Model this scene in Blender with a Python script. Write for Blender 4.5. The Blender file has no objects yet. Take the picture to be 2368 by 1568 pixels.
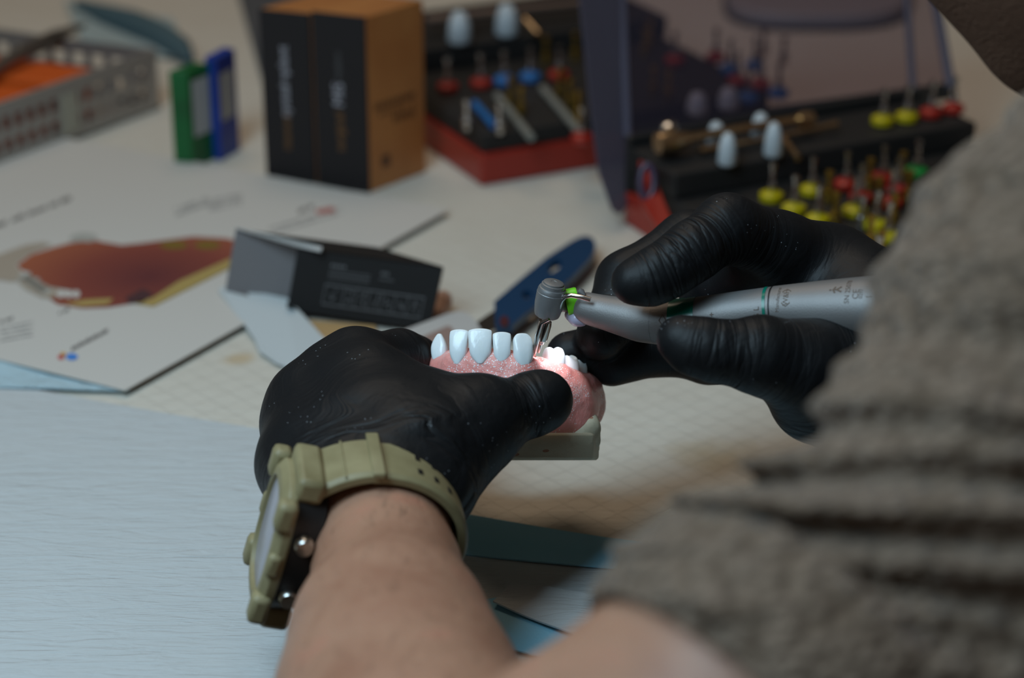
import bpy, math, random
import numpy as np
from mathutils import Vector, Matrix

# ------------------------------------------------------------------ camera, light, exposure
TZ = 0.75                     # height of the table top
H = 0.385                     # camera above the table
PITCH = math.radians(24.0)
FPX = 5038.0
FOC = 0.737
sc = bpy.context.scene
Cc = np.array([0.0, 0.0, TZ + H])
Rv = np.array([1.0, 0, 0])
Fv = np.array([0, math.cos(PITCH), -math.sin(PITCH)])
Uv = np.array([0, math.sin(PITCH), math.cos(PITCH)])
cam_d = bpy.data.cameras.new('camera'); cam = bpy.data.objects.new('camera', cam_d)
sc.collection.objects.link(cam); sc.camera = cam
cam.location = Cc; cam.rotation_euler = (math.pi / 2 - PITCH, 0, 0)
cam_d.sensor_width = 23.5; cam_d.lens = 50.0; cam_d.sensor_fit = 'HORIZONTAL'
cam_d.clip_start = 0.02; cam_d.clip_end = 30
cam_d.dof.use_dof = True; cam_d.dof.focus_distance = FOC; cam_d.dof.aperture_fstop = 4.2
cam_d.dof.aperture_blades = 7
vs = sc.view_settings
vs.view_transform = 'Standard'; vs.look = 'None'; vs.gamma = 1.0; vs.use_curve_mapping = False
vs.exposure = 0.46
world = bpy.data.worlds.new('world'); sc.world = world; world.use_nodes = True
bgn = world.node_tree.nodes['Background']
bgn.inputs[0].default_value = (1.0, 0.82, 0.68, 1); bgn.inputs[1].default_value = 0.044


def area(name, loc, target, size, energy, color, size_y=None, spread=180):
    l = bpy.data.lights.new(name, 'AREA'); l.energy = energy; l.color = color
    l.shape = 'RECTANGLE'; l.size = size; l.size_y = size_y or size; l.spread = math.radians(spread)
    o = bpy.data.objects.new(name, l); sc.collection.objects.link(o)
    o.location = loc
    o.rotation_euler = (Vector(target) - Vector(loc)).to_track_quat('-Z', 'Y').to_euler()
    return o


area('window_light', (-0.27, 0.42, 1.36), (0.0, 0.76, 0.78), 0.28, 3.1, (0.58, 0.83, 1.0), 0.5)
area('ceiling_light', (-0.20, 1.35, 2.2), (0.0, 0.95, 0.75), 0.8, 3.6, (1.0, 0.80, 0.60))


def pt(px, py, d):
    return Cc + Rv * ((px - 1184) / FPX * d) + Uv * ((784 - py) / FPX * d) + Fv * d


def gp(px, py, z=0.0):
    """point of the ray at height z above the table"""
    dr = Rv * ((px - 1184) / FPX) + Uv * ((784 - py) / FPX) + Fv
    t = (H - z) / (-dr[2])
    return Cc + dr * t


# ------------------------------------------------------------------ materials
def mat(name, col, rough=0.5, metal=0.0, spec=0.5, **kw):
    m = bpy.data.materials.new(name); m.use_nodes = True
    nt = m.node_tree; b = nt.nodes['Principled BSDF']
    b.inputs['Base Color'].default_value = (*col, 1); b.inputs['Roughness'].default_value = rough
    b.inputs['Metallic'].default_value = metal; b.inputs['Specular IOR Level'].default_value = spec
    for k, v in kw.items():
        b.inputs[k.replace('_', ' ')].default_value = v
    return m


def nd(m, typ, **kw):
    n = m.node_tree.nodes.new(typ)
    for k, v in kw.items():
        setattr(n, k, v)
    return n


def lk(m, a, b):
    m.node_tree.links.new(a, b)


def bsdf(m):
    return m.node_tree.nodes['Principled BSDF']


def math_n(m, op, a, b=None, c=None):
    n = nd(m, 'ShaderNodeMath', operation=op)
    for i, v in enumerate((a, b, c)):
        if v is None:
            continue
        if isinstance(v, (int, float)):
            n.inputs[i].default_value = v
        else:
            lk(m, v, n.inputs[i])
    return n.outputs[0]


def coords(m, kind='Object', scale=(1, 1, 1), rot=(0, 0, 0), src=None):
    mp = nd(m, 'ShaderNodeMapping'); mp.inputs['Scale'].default_value = scale
    mp.inputs['Rotation'].default_value = rot
    if src is None:
        tc = nd(m, 'ShaderNodeTexCoord'); src = tc.outputs[kind]
    lk(m, src, mp.inputs[0])
    return mp.outputs[0]


def noise(m, vec, scale, detail=3, rough=0.55, dist=0.0):
    n = nd(m, 'ShaderNodeTexNoise'); lk(m, vec, n.inputs['Vector'])
    n.inputs['Scale'].default_value = scale; n.inputs['Detail'].default_value = detail
    n.inputs['Roughness'].default_value = rough; n.inputs['Distortion'].default_value = dist
    return n.outputs['Fac']


def ramp(m, fac, stops):
    r = nd(m, 'ShaderNodeValToRGB'); lk(m, fac, r.inputs[0])
    e = r.color_ramp.elements
    while len(e) < len(stops):
        e.new(0.5)
    for i, (p, c) in enumerate(stops):
        e[i].position = p; e[i].color = (*c, 1) if len(c) == 3 else c
    return r.outputs[0]


def bump(m, hgt, dist, strength=1.0, prev=None):
    b = nd(m, 'ShaderNodeBump'); b.inputs['Distance'].default_value = dist
    b.inputs['Strength'].default_value = strength
    lk(m, hgt, b.inputs['Height'])
    if prev is not None:
        lk(m, prev, b.inputs['Normal'])
    lk(m, b.outputs[0], bsdf(m).inputs['Normal'])
    return b.outputs[0]


def mixc(m, fac, a, b):
    n = nd(m, 'ShaderNodeMix', data_type='RGBA')
    for s, v in ((0, fac), (6, a), (7, b)):
        if isinstance(v, (int, float)):
            n.inputs[s].default_value = v
        elif isinstance(v, tuple):
            n.inputs[s].default_value = (*v, 1)
        else:
            lk(m, v, n.inputs[s])
    return n.outputs[2]


def dust(m, base, scale, thr, vec, col=(0.75, 0.78, 0.8), patch=None):
    """tiny grinding dust specks"""
    v = nd(m, 'ShaderNodeTexVoronoi'); lk(m, vec, v.inputs['Vector']); v.inputs['Scale'].default_value = scale
    dots = math_n(m, 'LESS_THAN', v.outputs['Distance'], thr)
    nz = noise(m, vec, 60, 2)
    sel = math_n(m, 'GREATER_THAN', nz, 0.5 if patch is None else patch)
    f = math_n(m, 'MULTIPLY', dots, sel)
    c = mixc(m, f, base, col)
    lk(m, c, bsdf(m).inputs['Base Color'])
    return c


# ------------------------------------------------------------------ mesh builder
class MB:
    def __init__(s):
        s.v = []; s.f = []

    def add(s, vs_, fs):
        o = len(s.v)
        s.v += [tuple(float(c) for c in v) for v in vs_]
        s.f += [tuple(i + o for i in f) for f in fs]
        return s

    def hexa(s, c8):
        """8 corners: 0-3 bottom loop, 4-7 top loop"""
        return s.add(c8, [(3, 2, 1, 0), (4, 5, 6, 7), (0, 1, 5, 4), (1, 2, 6, 5), (2, 3, 7, 6), (3, 0, 4, 7)])

    def box(s, a, b):
        (x0, y0, z0), (x1, y1, z1) = a, b
        return s.hexa([(x0, y0, z0), (x1, y0, z0), (x1, y1, z0), (x0, y1, z0),
                       (x0, y0, z1), (x1, y0, z1), (x1, y1, z1), (x0, y1, z1)])

    def slab(s, pts, n):
        """planar polygon thickened by vector n"""
        k = len(pts); n = np.array(n)
        P = [np.array(p) for p in pts]
        vs_ = P + [p + n for p in P]
        fs = [tuple(range(k))[::-1], tuple(range(k, 2 * k))]
        fs += [(i, (i + 1) % k, (i + 1) % k + k, i + k) for i in range(k)]
        return s.add(vs_, fs)

    def rings(s, R, cap=True, closed=False):
        """list of rings of points"""
        n = len(R[0]); vs_ = [p for r in R for p in r]; fs = []
        m = len(R)
        for i in range(m if closed else m - 1):
            j = (i + 1) % m
            for k in range(n):
                fs.append((i * n + k, i * n + (k + 1) % n, j * n + (k + 1) % n, j * n + k))
        if cap and not closed:
            fs.append(tuple(range(n))[::-1]); fs.append(tuple(range((m - 1) * n, m * n)))
        return s.add(vs_, fs)

    def lathe(s, base, axis, prof, seg=32):
        """prof: list of (distance along axis, radius)"""
        base = np.array(base, float); ax = np.array(axis, float); ax /= np.linalg.norm(ax)
        t = np.array([0, 0, 1.0]) if abs(ax[2]) < 0.9 else np.array([1.0, 0, 0])
        e1 = np.cross(ax, t); e1 /= np.linalg.norm(e1); e2 = np.cross(ax, e1)
        R = []
        for z, r in prof:
            R.append([base + ax * z + r * (math.cos(a) * e1 + math.sin(a) * e2)
                      for a in [2 * math.pi * k / seg for k in range(seg)]])
        return s.rings(R)

    def tube(s, path, rad, seg=12, cap=True):
        P = [np.array(p, float) for p in path]; n = len(P)
        if isinstance(rad, (int, float)):
            rad = [rad] * n
        T = []
        for i in range(n):
            t = P[min(i + 1, n - 1)] - P[max(i - 1, 0)]
            T.append(t / (np.linalg.norm(t) + 1e-12))
        up = np.array([0, 0, 1.0]) if abs(T[0][2]) < 0.9 else np.array([1.0, 0, 0])
        e1 = np.cross(T[0], up); e1 /= np.linalg.norm(e1); R = []
        for i in range(n):
            e1 = e1 - T[i] * np.dot(e1, T[i]); e1 /= np.linalg.norm(e1); e2 = np.cross(T[i], e1)
            R.append([P[i] + rad[i] * (math.cos(a) * e1 + math.sin(a) * e2)
                      for a in [2 * math.pi * k / seg for k in range(seg)]])
        return s.rings(R, cap)

    def build(s, name, m, parent=None, smooth=None, bevel=0.0, segs=2, loc=None):
        me = bpy.data.meshes.new(name); me.from_pydata(s.v, [], s.f); me.update()
        me.materials.append(m)
        o = bpy.data.objects.new(name, me); sc.collection.objects.link(o)
        if smooth is not None:
            me.polygons.foreach_set('use_smooth', [True] * len(me.polygons))
            me.set_sharp_from_angle(angle=math.radians(smooth))
        if bevel:
            b = o.modifiers.new('bevel', 'BEVEL'); b.width = bevel; b.segments = segs; b.limit_method = 'ANGLE'
            b.angle_limit = math.radians(35)
        if parent is not None:
            o.parent = parent
            o.matrix_parent_inverse = Matrix.Translation(-Vector(parent.location)) if parent.type == 'EMPTY' and not parent.get('_local') else Matrix()
        return o


def tag(o, label=None, cat=None, group=None, kind=None):
    if label: o['label'] = label
    if cat: o['category'] = cat
    if group: o['group'] = group
    if kind: o['kind'] = kind
    return o


def empty(name, loc, label, cat, group=None, rz=None):
    """rz given: children are built in local coordinates; else in world coordinates"""
    o = bpy.data.objects.new(name, None); sc.collection.objects.link(o)
    o.location = [float(c) for c in loc]; o.empty_display_size = 0.01
    if rz is not None:
        o.rotation_euler = (0, 0, rz); o['_local'] = 1
    tag(o, label, cat, group)
    return o


def copy_tree(o, parent=None):
    c = o.copy(); sc.collection.objects.link(c)
    if parent is not None:
        c.parent = parent; c.matrix_parent_inverse = o.matrix_parent_inverse.copy()
    for ch in list(o.children):
        copy_tree(ch, c)
    return c


# ------------------------------------------------------------------ implicit surfaces (one continuous skin)
class SDF:
    def __init__(s, voxel):
        s.vx = voxel; s.pr = []; s.chains = []

    def chain(s, pts, k=0.005, kin=None, wr=0.3, flat=None):
        """pts: list of (xyz, radius) joined by tapered capsules; k blend with the rest"""
        s.chains.append(dict(p=[np.array(p[0], float) for p in pts], r=[p[1] for p in pts],
                             k=k, kin=kin if kin is not None else max(k * 0.6, 0.002), wr=wr, flat=flat))
        return s

    def ell(s, c, rad, axes=np.eye(3), k=0.005, wr=0.2):
        s.chains.append(dict(e=np.array(c, float), rad=np.array(rad, float), ax=np.array(axes, float), k=k, wr=wr))
        return s

    @staticmethod
    def _smin(a, b, k):
        h = np.clip(0.5 + 0.5 * (b - a) / k, 0, 1)
        return b * (1 - h) + a * h - k * h * (1 - h)

    @staticmethod
    def _seg(P, a, b, ra, rb):
        ba = b - a; L = float(np.dot(ba, ba)) + 1e-12
        h = np.clip((P @ ba - float(np.dot(a, ba))) / L, 0, 1)
        q = P - a - h[..., None] * ba
        return np.sqrt((q * q).sum(-1)) - (ra + (rb - ra) * h), h

    def _chain_d(s, c, P):
        if 'e' in c:
            q = (P - c['e']) @ c['ax'].T
            k0 = np.sqrt(((q / c['rad']) ** 2).sum(-1)); k1 = np.sqrt(((q / c['rad'] ** 2) ** 2).sum(-1)) + 1e-9
            return k0 * (k0 - 1) / k1
        d = None
        if c['flat'] is not None:
            nrm, fac = c['flat']; nrm = np.array(nrm); o = c['p'][0]
            P = P + ((P - o) @ nrm)[..., None] * nrm * (fac - 1)
            pts = [p + np.dot(p - o, nrm) * nrm * (fac - 1) for p in c['p']]
        else:
            pts = c['p']
        for i in range(max(1, len(pts) - 1)):
            j = min(i + 1, len(pts) - 1)
            e, _ = s._seg(P, pts[i], pts[j], c['r'][i], c['r'][j])
            d = e if d is None else s._smin(d, e, c['kin'])
        return d

    def mesh(s, name, material, disp=None, cut=None, parent=None, smooth_it=0, attrs=True):
        lo = np.full(3, 1e9); hi = -lo
        for c in s.chains:
            if 'e' in c:
                m = c['rad'].max(); a, b = c['e'] - m, c['e'] + m
            else:
                A = np.array(c['p']); R = np.array(c['r'])[:, None]
                a, b = (A - R).min(0), (A + R).max(0)
            lo = np.minimum(lo, a); hi = np.maximum(hi, b)
        pad = 4 * s.vx + 0.004
        lo -= pad; hi += pad
        n = np.ceil((hi - lo) / s.vx).astype(int) + 1
        F = np.full(n, 0.05, np.float32)
        ax = [lo[i] + s.vx * np.arange(n[i]) for i in range(3)]
        for c in s.chains:
            if 'e' in c:
                m = c['rad'].max(); a, b = c['e'] - m, c['e'] + m
            else:
                A = np.array(c['p']); R = np.array(c['r'])[:, None]
                a, b = (A - R).min(0), (A + R).max(0)
            mg = c['k'] * 1.5 + 5 * s.vx
            i0 = np.clip(((a - mg - lo) / s.vx).astype(int), 0, n - 1); i1 = np.clip(((b + mg - lo) / s.vx).astype(int) + 1, 1, n)
            sl = tuple(slice(i0[i], i1[i]) for i in range(3))
            g = np.stack(np.meshgrid(*[ax[i][sl[i]] for i in range(3)], indexing='ij'), -1).astype(np.float32)
            d = s._chain_d(c, g)
            F[sl] = s._smin(F[sl], d.astype(np.float32), c['k'])
        if disp is not None or cut is not None:
            for ix in range(n[0]):
                g = np.stack(np.meshgrid([ax[0][ix]], ax[1], ax[2], indexing='ij'), -1)
                if disp is not None:
                    near = np.abs(F[ix]) < 0.03
                    if near.any():
                        F[ix][near] -= disp(g[0][near]).astype(np.float32)
                if cut is not None:
                    F[ix] = np.maximum(F[ix], cut(g[0]).astype(np.float32))
        V, Q = surface_nets(F, lo, s.vx)
        me = bpy.data.meshes.new(name)
        me.vertices.add(len(V)); me.vertices.foreach_set('co', V.astype(np.float32).ravel())
        me.loops.add(len(Q) * 4); me.loops.foreach_set('vertex_index', Q.astype(np.int32).ravel())
        me.polygons.add(len(Q)); me.polygons.foreach_set('loop_start', np.arange(0, len(Q) * 4, 4, dtype=np.int32))
        me.polygons.foreach_set('use_smooth', np.ones(len(Q), bool))
        me.update(calc_edges=True); me.validate()
        me.materials.append(material)
        if attrs and len(me.vertices) == len(V):
            s._attrs(me, V)
        o = bpy.data.objects.new(name, me); sc.collection.objects.link(o)
        if smooth_it:
            md = o.modifiers.new('smooth', 'SMOOTH'); md.factor = 0.5; md.iterations = smooth_it
        if parent is not None:
            o.parent = parent; o.matrix_parent_inverse = Matrix.Translation(-Vector(parent.location))
        return o

    def _attrs(s, me, V):
        best = np.full(len(V), 1e9); co = np.zeros((len(V), 3)); wr = np.zeros(len(V)); wsum = np.zeros(len(V))
        for ci, c in enumerate(s.chains):
            if 'e' in c:
                continue
            u0 = 0.0
            for i in range(max(1, len(c['p']) - 1)):
                j = min(i + 1, len(c['p']) - 1)
                a, b = c['p'][i], c['p'][j]
                d, h = s._seg(V, a, b, c['r'][i], c['r'][j])
                L = np.linalg.norm(b - a)
                w = np.exp(-np.clip(d, -0.004, 0.12) / 0.0022) + 1e-25
                wv = c['wr'][i] + (c['wr'][j] - c['wr'][i]) * h if isinstance(c['wr'], (list, tuple)) else c['wr'] + 0 * h
                wr += w * wv; wsum += w
                q = V - a - h[:, None] * (b - a)
                co += w[:, None] * np.stack([u0 + h * L, q[:, 0], q[:, 2]], 1)
                u0 += L
        a1 = me.attributes.new('wr', 'FLOAT', 'POINT'); a1.data.foreach_set('value', (wr / wsum).astype(np.float32))
        co = co / wsum[:, None]
        a2 = me.attributes.new('wv', 'FLOAT_VECTOR', 'POINT'); a2.data.foreach_set('vector', co.astype(np.float32).ravel())


def surface_nets(F, lo, vx):
    I = F < 0
    nx, ny, nz = F.shape
    c = [(0, 0, 0), (1, 0, 0), (0, 1, 0), (1, 1, 0), (0, 0, 1), (1, 0, 1), (0, 1, 1), (1, 1, 1)]
    cnt = np.zeros((nx - 1, ny - 1, nz - 1), np.int8)
    for a, b, d in c:
        cnt += I[a:nx - 1 + a, b:ny - 1 + b, d:nz - 1 + d]
    act = (cnt > 0) & (cnt < 8)
    idx = np.argwhere(act)
    vid = np.full(act.shape, -1, np.int32); vid[act] = np.arange(len(idx))
    vals = [F[idx[:, 0] + a, idx[:, 1] + b, idx[:, 2] + d].astype(float) for a, b, d in c]
    S = np.zeros((len(idx), 3)); N = np.zeros(len(idx))
    for i in range(8):
        for ax_ in (1, 2, 4):
            if i & ax_:
                continue
            j = i | ax_
            va, vb = vals[i], vals[j]
            m = (va < 0) != (vb < 0)
            t = np.where(m, va / np.where(m, va - vb, 1), 0)
            p = np.array(c[i], float)[None] + t[:, None] * (np.array(c[j]) - np.array(c[i]))[None]
            S += p * m[:, None]; N += m
    V = (idx + S / N[:, None]) * vx + lo
    Q = []
    for ax_ in range(3):
        sl0 = [slice(None)] * 3; sl1 = [slice(None)] * 3
        sl0[ax_] = slice(0, -1); sl1[ax_] = slice(1, None)
        ch = I[tuple(sl0)] != I[tuple(sl1)]
        e = np.argwhere(ch)
        u, w = (ax_ + 1) % 3, (ax_ + 2) % 3
        ok = (e[:, u] > 0) & (e[:, w] > 0) & (e[:, u] < F.shape[u] - 1) & (e[:, w] < F.shape[w] - 1)
        e = e[ok]
        ins = I[e[:, 0], e[:, 1], e[:, 2]]

        def cell(du, dw):
            q = e.copy(); q[:, u] -= du; q[:, w] -= dw
            return vid[q[:, 0], q[:, 1], q[:, 2]]
        a, b, c_, d = cell(1, 1), cell(0, 1), cell(0, 0), cell(1, 0)
        q = np.stack([a, b, c_, d], 1)
        q[~ins] = q[~ins][:, ::-1]
        Q.append(q)
    return V, np.concatenate(Q)


def text_mesh(s, size, extrude=0.0):
    cu = bpy.data.curves.new('t', 'FONT'); cu.body = s; cu.size = size; cu.extrude = extrude
    cu.align_x = 'CENTER'; cu.align_y = 'CENTER'; cu.resolution_u = 3
    o = bpy.data.objects.new('t', cu); sc.collection.objects.link(o)
    dg = bpy.context.evaluated_depsgraph_get()
    me = o.evaluated_get(dg).to_mesh()
    V = [tuple(v.co) for v in me.vertices]; Fs = [tuple(p.vertices) for p in me.polygons]
    o.evaluated_get(dg).to_mesh_clear()
    bpy.data.objects.remove(o); bpy.data.curves.remove(cu)
    return V, Fs


def nrm(v):
    v = np.array(v, float); return v / np.linalg.norm(v)
# ------------------------------------------------------------------ person: skin, gloves, sweater
mm = 0.001


def S(lst):
    """(px, py, depth, radius mm) -> world point, radius"""
    return [(pt(a, b, d), r * mm) for a, b, d, r in lst]


# --- materials
M_glove = mat('black_nitrile', (0.011, 0.012, 0.014), 0.52, spec=0.24)
wv = nd(M_glove, 'ShaderNodeAttribute', attribute_name='wv').outputs['Vector']
wr = nd(M_glove, 'ShaderNodeAttribute', attribute_name='wr').outputs['Fac']
n1 = noise(M_glove, coords(M_glove, scale=(230, 48, 48), src=wv), 1.0, 2.5, 0.5, 0.55)
r1 = math_n(M_glove, 'ABSOLUTE', math_n(M_glove, 'SUBTRACT', n1, 0.5))
r1 = math_n(M_glove, 'POWER', math_n(M_glove, 'MULTIPLY', r1, 4.0), 0.85)
h1 = math_n(M_glove, 'MULTIPLY', r1, math_n(M_glove, 'POWER', wr, 1.7))
ob = coords(M_glove, 'Object')
n2 = noise(M_glove, ob, 55, 3, 0.5, 0.6)
b1 = bump(M_glove, h1, 0.0016, 0.85)
b1 = bump(M_glove, n2, 0.0030, 0.35, b1)
b1 = bump(M_glove, noise(M_glove, ob, 1500, 1), 0.0001, 0.35, b1)
dust(M_glove, (0.0075, 0.008, 0.009), 620, 0.11, ob, (0.25, 0.27, 0.3), 0.60)

M_skin = mat('skin', (0.42, 0.235, 0.165), 0.48, spec=0.4)
bsdf(M_skin).inputs['Subsurface Weight'].default_value = 0.12
bsdf(M_skin).inputs['Subsurface Radius'].default_value = (0.01, 0.004, 0.002)
bsdf(M_skin).inputs['Subsurface Scale'].default_value = 0.35
ob = coords(M_skin, 'Object')
c1 = ramp(M_skin, noise(M_skin, ob, 38, 4, 0.6, 0.4), [(0.3, (0.31, 0.145, 0.09)), (0.55, (0.38, 0.20, 0.128)), (0.75, (0.44, 0.19, 0.125))])
hair = noise(M_skin, coords(M_skin, scale=(420, 90, 420), rot=(0, 0, 0.5), src=ob), 1.0, 2, 0.6, 0.8)
hm = ramp(M_skin, hair, [(0.60, (0, 0, 0)), (0.70, (1, 1, 1))])
c2 = mixc(M_skin, math_n(M_skin, 'MULTIPLY', hm, 0.30), c1, (0.10, 0.055, 0.035))
lk(M_skin, c2, bsdf(M_skin).inputs['Base Color'])
bump(M_skin, noise(M_skin, ob, 350, 3), 0.0006, 0.5)

M_knit = mat('sweater_knit', (0.30, 0.235, 0.19), 0.95, spec=0.15, Sheen_Weight=0.1)
ob = coords(M_knit, 'Object')
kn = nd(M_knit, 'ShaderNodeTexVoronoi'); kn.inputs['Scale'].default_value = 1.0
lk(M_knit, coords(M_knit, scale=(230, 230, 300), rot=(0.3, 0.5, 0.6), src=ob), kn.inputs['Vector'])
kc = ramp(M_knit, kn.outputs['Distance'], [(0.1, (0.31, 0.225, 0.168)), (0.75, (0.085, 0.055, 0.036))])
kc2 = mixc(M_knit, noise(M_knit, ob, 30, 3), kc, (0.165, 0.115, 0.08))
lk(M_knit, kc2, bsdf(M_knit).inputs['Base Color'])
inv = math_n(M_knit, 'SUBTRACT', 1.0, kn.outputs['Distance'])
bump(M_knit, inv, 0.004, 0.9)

M_hair = mat('brown_hair', (0.022, 0.013, 0.009), 0.7)
ob = coords(M_hair, 'Object')
bump(M_hair, noise(M_hair, coords(M_hair, scale=(900, 150, 900), src=ob), 1, 3), 0.002, 0.8)
M_beard_shade = mat('brown_beard_and_shade', (0.10, 0.050, 0.030), 0.75, spec=0.2)
bump(M_beard_shade, noise(M_beard_shade, coords(M_beard_shade, scale=(900, 150, 900)), 1, 3), 0.002, 0.8)
M_eye = mat('eye_white', (0.7, 0.66, 0.62), 0.15)
M_iris = mat('eye_iris', (0.05, 0.03, 0.02), 0.1)

# --- left hand chains (palm, fingers, thumb), shared by the glove and the hand inside it
LH = []
LH.append(dict(p=S([(860, 1190, .682, 22), (900, 1050, .703, 21), (850, 915, .722, 16)]), k=.008, wr=[0.9, 0.45, 0.12]))
LH.append(dict(p=S([(800, 1190, .684, 20), (790, 1060, .703, 20), (745, 930, .728, 15.5)]), k=.009, wr=[0.9, 0.4, 0.1]))
LH.append(dict(p=S([(760, 1150, .690, 17), (705, 1075, .706, 15), (702, 960, .728, 13)]), k=.009, wr=[0.9, 0.3, 0.1]))
LH.append(dict(p=S([(880, 1000, .705, 20), (822, 848, .738, 12.6)]), k=.008, wr=0.1))
LH.append(dict(p=S([(960, 1110, .690, 19), (985, 1065, .695, 19.5), (1080, 992, .704, 14.5)]), k=.010, wr=[0.9, 0.7, 0.5]))
LH.append(dict(p=S([(880, 935, .722, 14), (990, 938, .717, 10.5), (1110, 965, .710, 9.6)]), k=.010, wr=[0.1, 0.15, 0.4]))
LH.append(dict(p=S([(975, 1010, .706, 17), (1080, 995, .704, 14)]), k=.010, wr=0.3))
LH_FING = [
    dict(p=S([(822, 848, .738, 12.2), (925, 833, .758, 10.2), (958, 838, .766, 8.8), (985, 862, .772, 7.8)]), k=.006, kin=.004, wr=[0.1, 0.5, 0.9, 0.6]),
    dict(p=S([(765, 880, .735, 13), (800, 930, .775, 9.8), (900, 960, .792, 9), (965, 960, .790, 8)]), k=.004, kin=.004, wr=0.4),
    dict(p=S([(712, 925, .732, 12.5), (760, 990, .770, 9.5), (880, 1020, .785, 8.7), (940, 1018, .782, 7.8)]), k=.004, kin=.004, wr=0.4),
    dict(p=S([(690, 980, .724, 12), (740, 1050, .755, 8.6), (850, 1075, .768, 7.8), (905, 1070, .766, 7)]), k=.004, kin=.004, wr=0.4),
    dict(p=S([(1080, 992, .704, 14), (1130, 965, .708, 12.2), (1192, 950, .7125, 9.4), (1226, 936, .7145, 10.3), (1254, 926, .716, 10.2)]), k=.006, kin=.003, wr=[0.4, 0.5, 1.0, 0.6, 0.06]),
]
RH = []
RH.append(dict(p=S([(2080, 850, .725, 27), (1985, 760, .745, 24), (1930, 640, .755, 14)]), k=.012, wr=[0.8, 0.3, 0.15]))
RH.append(dict(p=S([(2080, 850, .735, 26), (1960, 800, .765, 20), (1880, 730, .78, 14)]), k=.012, wr=0.4))
RH.append(dict(p=S([(2060, 900, .725, 25), (1940, 880, .735, 22), (1850, 860, .75, 15)]), k=.012, wr=[0.9, 0.6, 0.4]))
RH.append(dict(p=S([(1985, 700, .742, 19), (1860, 700, .762, 16), (1770, 660, .762, 13)]), k=.012, wr=0.2))
RH.append(dict(p=S([(1880, 700, .768, 15), (1740, 690, .770, 13), (1640, 672, .772, 11)]), k=.008, wr=0.2))
RH.append(dict(p=S([(1870, 650, .755, 15), (1740, 625, .752, 11), (1660, 650, .760, 9)]), k=.008, wr=0.2))
RH_FING = [
    dict(p=S([(1922, 612, .752, 13.5), (1800, 575, .738, 12), (1682, 527, .724, 10.6), (1600, 582, .716, 9.3), (1545, 622, .713, 8.6), (1500, 645, .712, 8.0), (1462, 653, .711, 7.0)]), k=.008, kin=.005, wr=[0.1, 0.25, 0.55, 0.9, 0.8, 0.55, 0.15]),
    dict(p=S([(1900, 650, .765, 13), (1740, 590, .776, 11.5), (1595, 563, .774, 11), (1450, 652, .768, 10.3), (1420, 730, .763, 9.2), (1388, 776, .759, 8.6)]), k=.005, kin=.005, wr=[0.1, 0.2, 0.3, 0.1, 0.3, 0.5]),
    dict(p=S([(1880, 720, .775, 13), (1690, 750, .792, 10.5), (1560, 775, .792, 10), (1430, 800, .778, 9), (1318, 822, .770, 8.6)]), k=.004, kin=.005, wr=[0.2, 0.2, 0.3, 0.2, 0.03]),
    dict(p=S([(1850, 790, .765, 13), (1640, 815, .775, 10.5), (1540, 800, .778, 9.8), (1415, 838, .772, 8.6)]), k=.004, kin=.005, wr=0.2),
    dict(p=S([(1990, 890, .715, 22), (1860, 850, .700, 15), (1760, 822, .693, 12.2), (1655, 812, .690, 9.4), (1600, 798, .690, 8.6), (1568, 782, .690, 6.9)]), k=.008, kin=.004, wr=[0.5, 0.4, 0.35, 0.7, 0.4, 0.15]),
]


def add_hand(sdf, palm, fing, dr=0.0):
    for c in palm + fing:
        sdf.chain([(p, r - dr) for p, r in c['p']], c['k'], c.get('kin'), c['wr'])


# the gloves reach over the wrists
WR_L = pt(855, 1215, .675)
DIR_L = nrm(np.array(pt(925, 1600, .600)) - WR_L)
sg = SDF(0.00125)
add_hand(sg, LH, LH_FING)
sg.chain([(WR_L - DIR_L * 0.012, 0.0225), (WR_L + DIR_L * 0.006, 0.0215)], .012, wr=1.0)
# loose glove cuff sagging below the palm on the thumb side
sg.chain(S([(965, 1090, .690, 18), (1000, 1135, .684, 9)]), .010, wr=1.0)
cutL = lambda P: (P - (WR_L + DIR_L * 0.004)) @ DIR_L
person_loc = (0.30, 0.50, TZ - 0.45)
person = empty('person', person_loc, 'person in a grey-brown knitted sweater and black gloves, bent over the dental model', 'person')
gl = sg.mesh('glove', M_glove, cut=cutL, parent=person)
gl['label'] = 'black glove holding the dental model'
sg = SDF(0.00125)
add_hand(sg, RH, RH_FING)
sg.chain(S([(1925, 905, .715, 22), (1870, 935, .712, 11)]), .012, wr=1.0)
sg.chain(S([(2080, 870, .728, 27), (2160, 900, .722, 27)]), .01, wr=1.0)
gr_ = sg.mesh('glove', M_glove, parent=person)
gr_['label'] = 'black glove gripping the handpiece'

# --- body: one continuous skin
bd = SDF(0.003)
add_hand(bd, LH, LH_FING, 0.0024)
add_hand(bd, RH, RH_FING, 0.0024)
fl = (nrm(np.cross(DIR_L, Rv)), 1.22)
bd.chain([(pt(862, 1170, .688), .0190), (pt(868, 1225, .675), .0188), (pt(896, 1330, .652), .0200), (pt(905, 1480, .620), .0268),
          (pt(925, 1640, .592), .0325), (pt(985, 1850, .560), .038), (pt(1085, 2190, .508), .040)], .012, .012, wr=0, flat=None)
bd.chain([(pt(1085, 2190, .503), .042), (pt(1400, 2020, .478), .0455), (pt(1800, 1775, .462), .0465), (pt(2130, 1530, .473), .037), (pt(2325, 1325, .481), .036), (pt(2600, 880, .497), .042), (pt(2790, 800, .50), .05)], .015, .015, wr=0)
# torso, shoulders
def W(x, y, z): return np.array([x, y, TZ + z])


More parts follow.
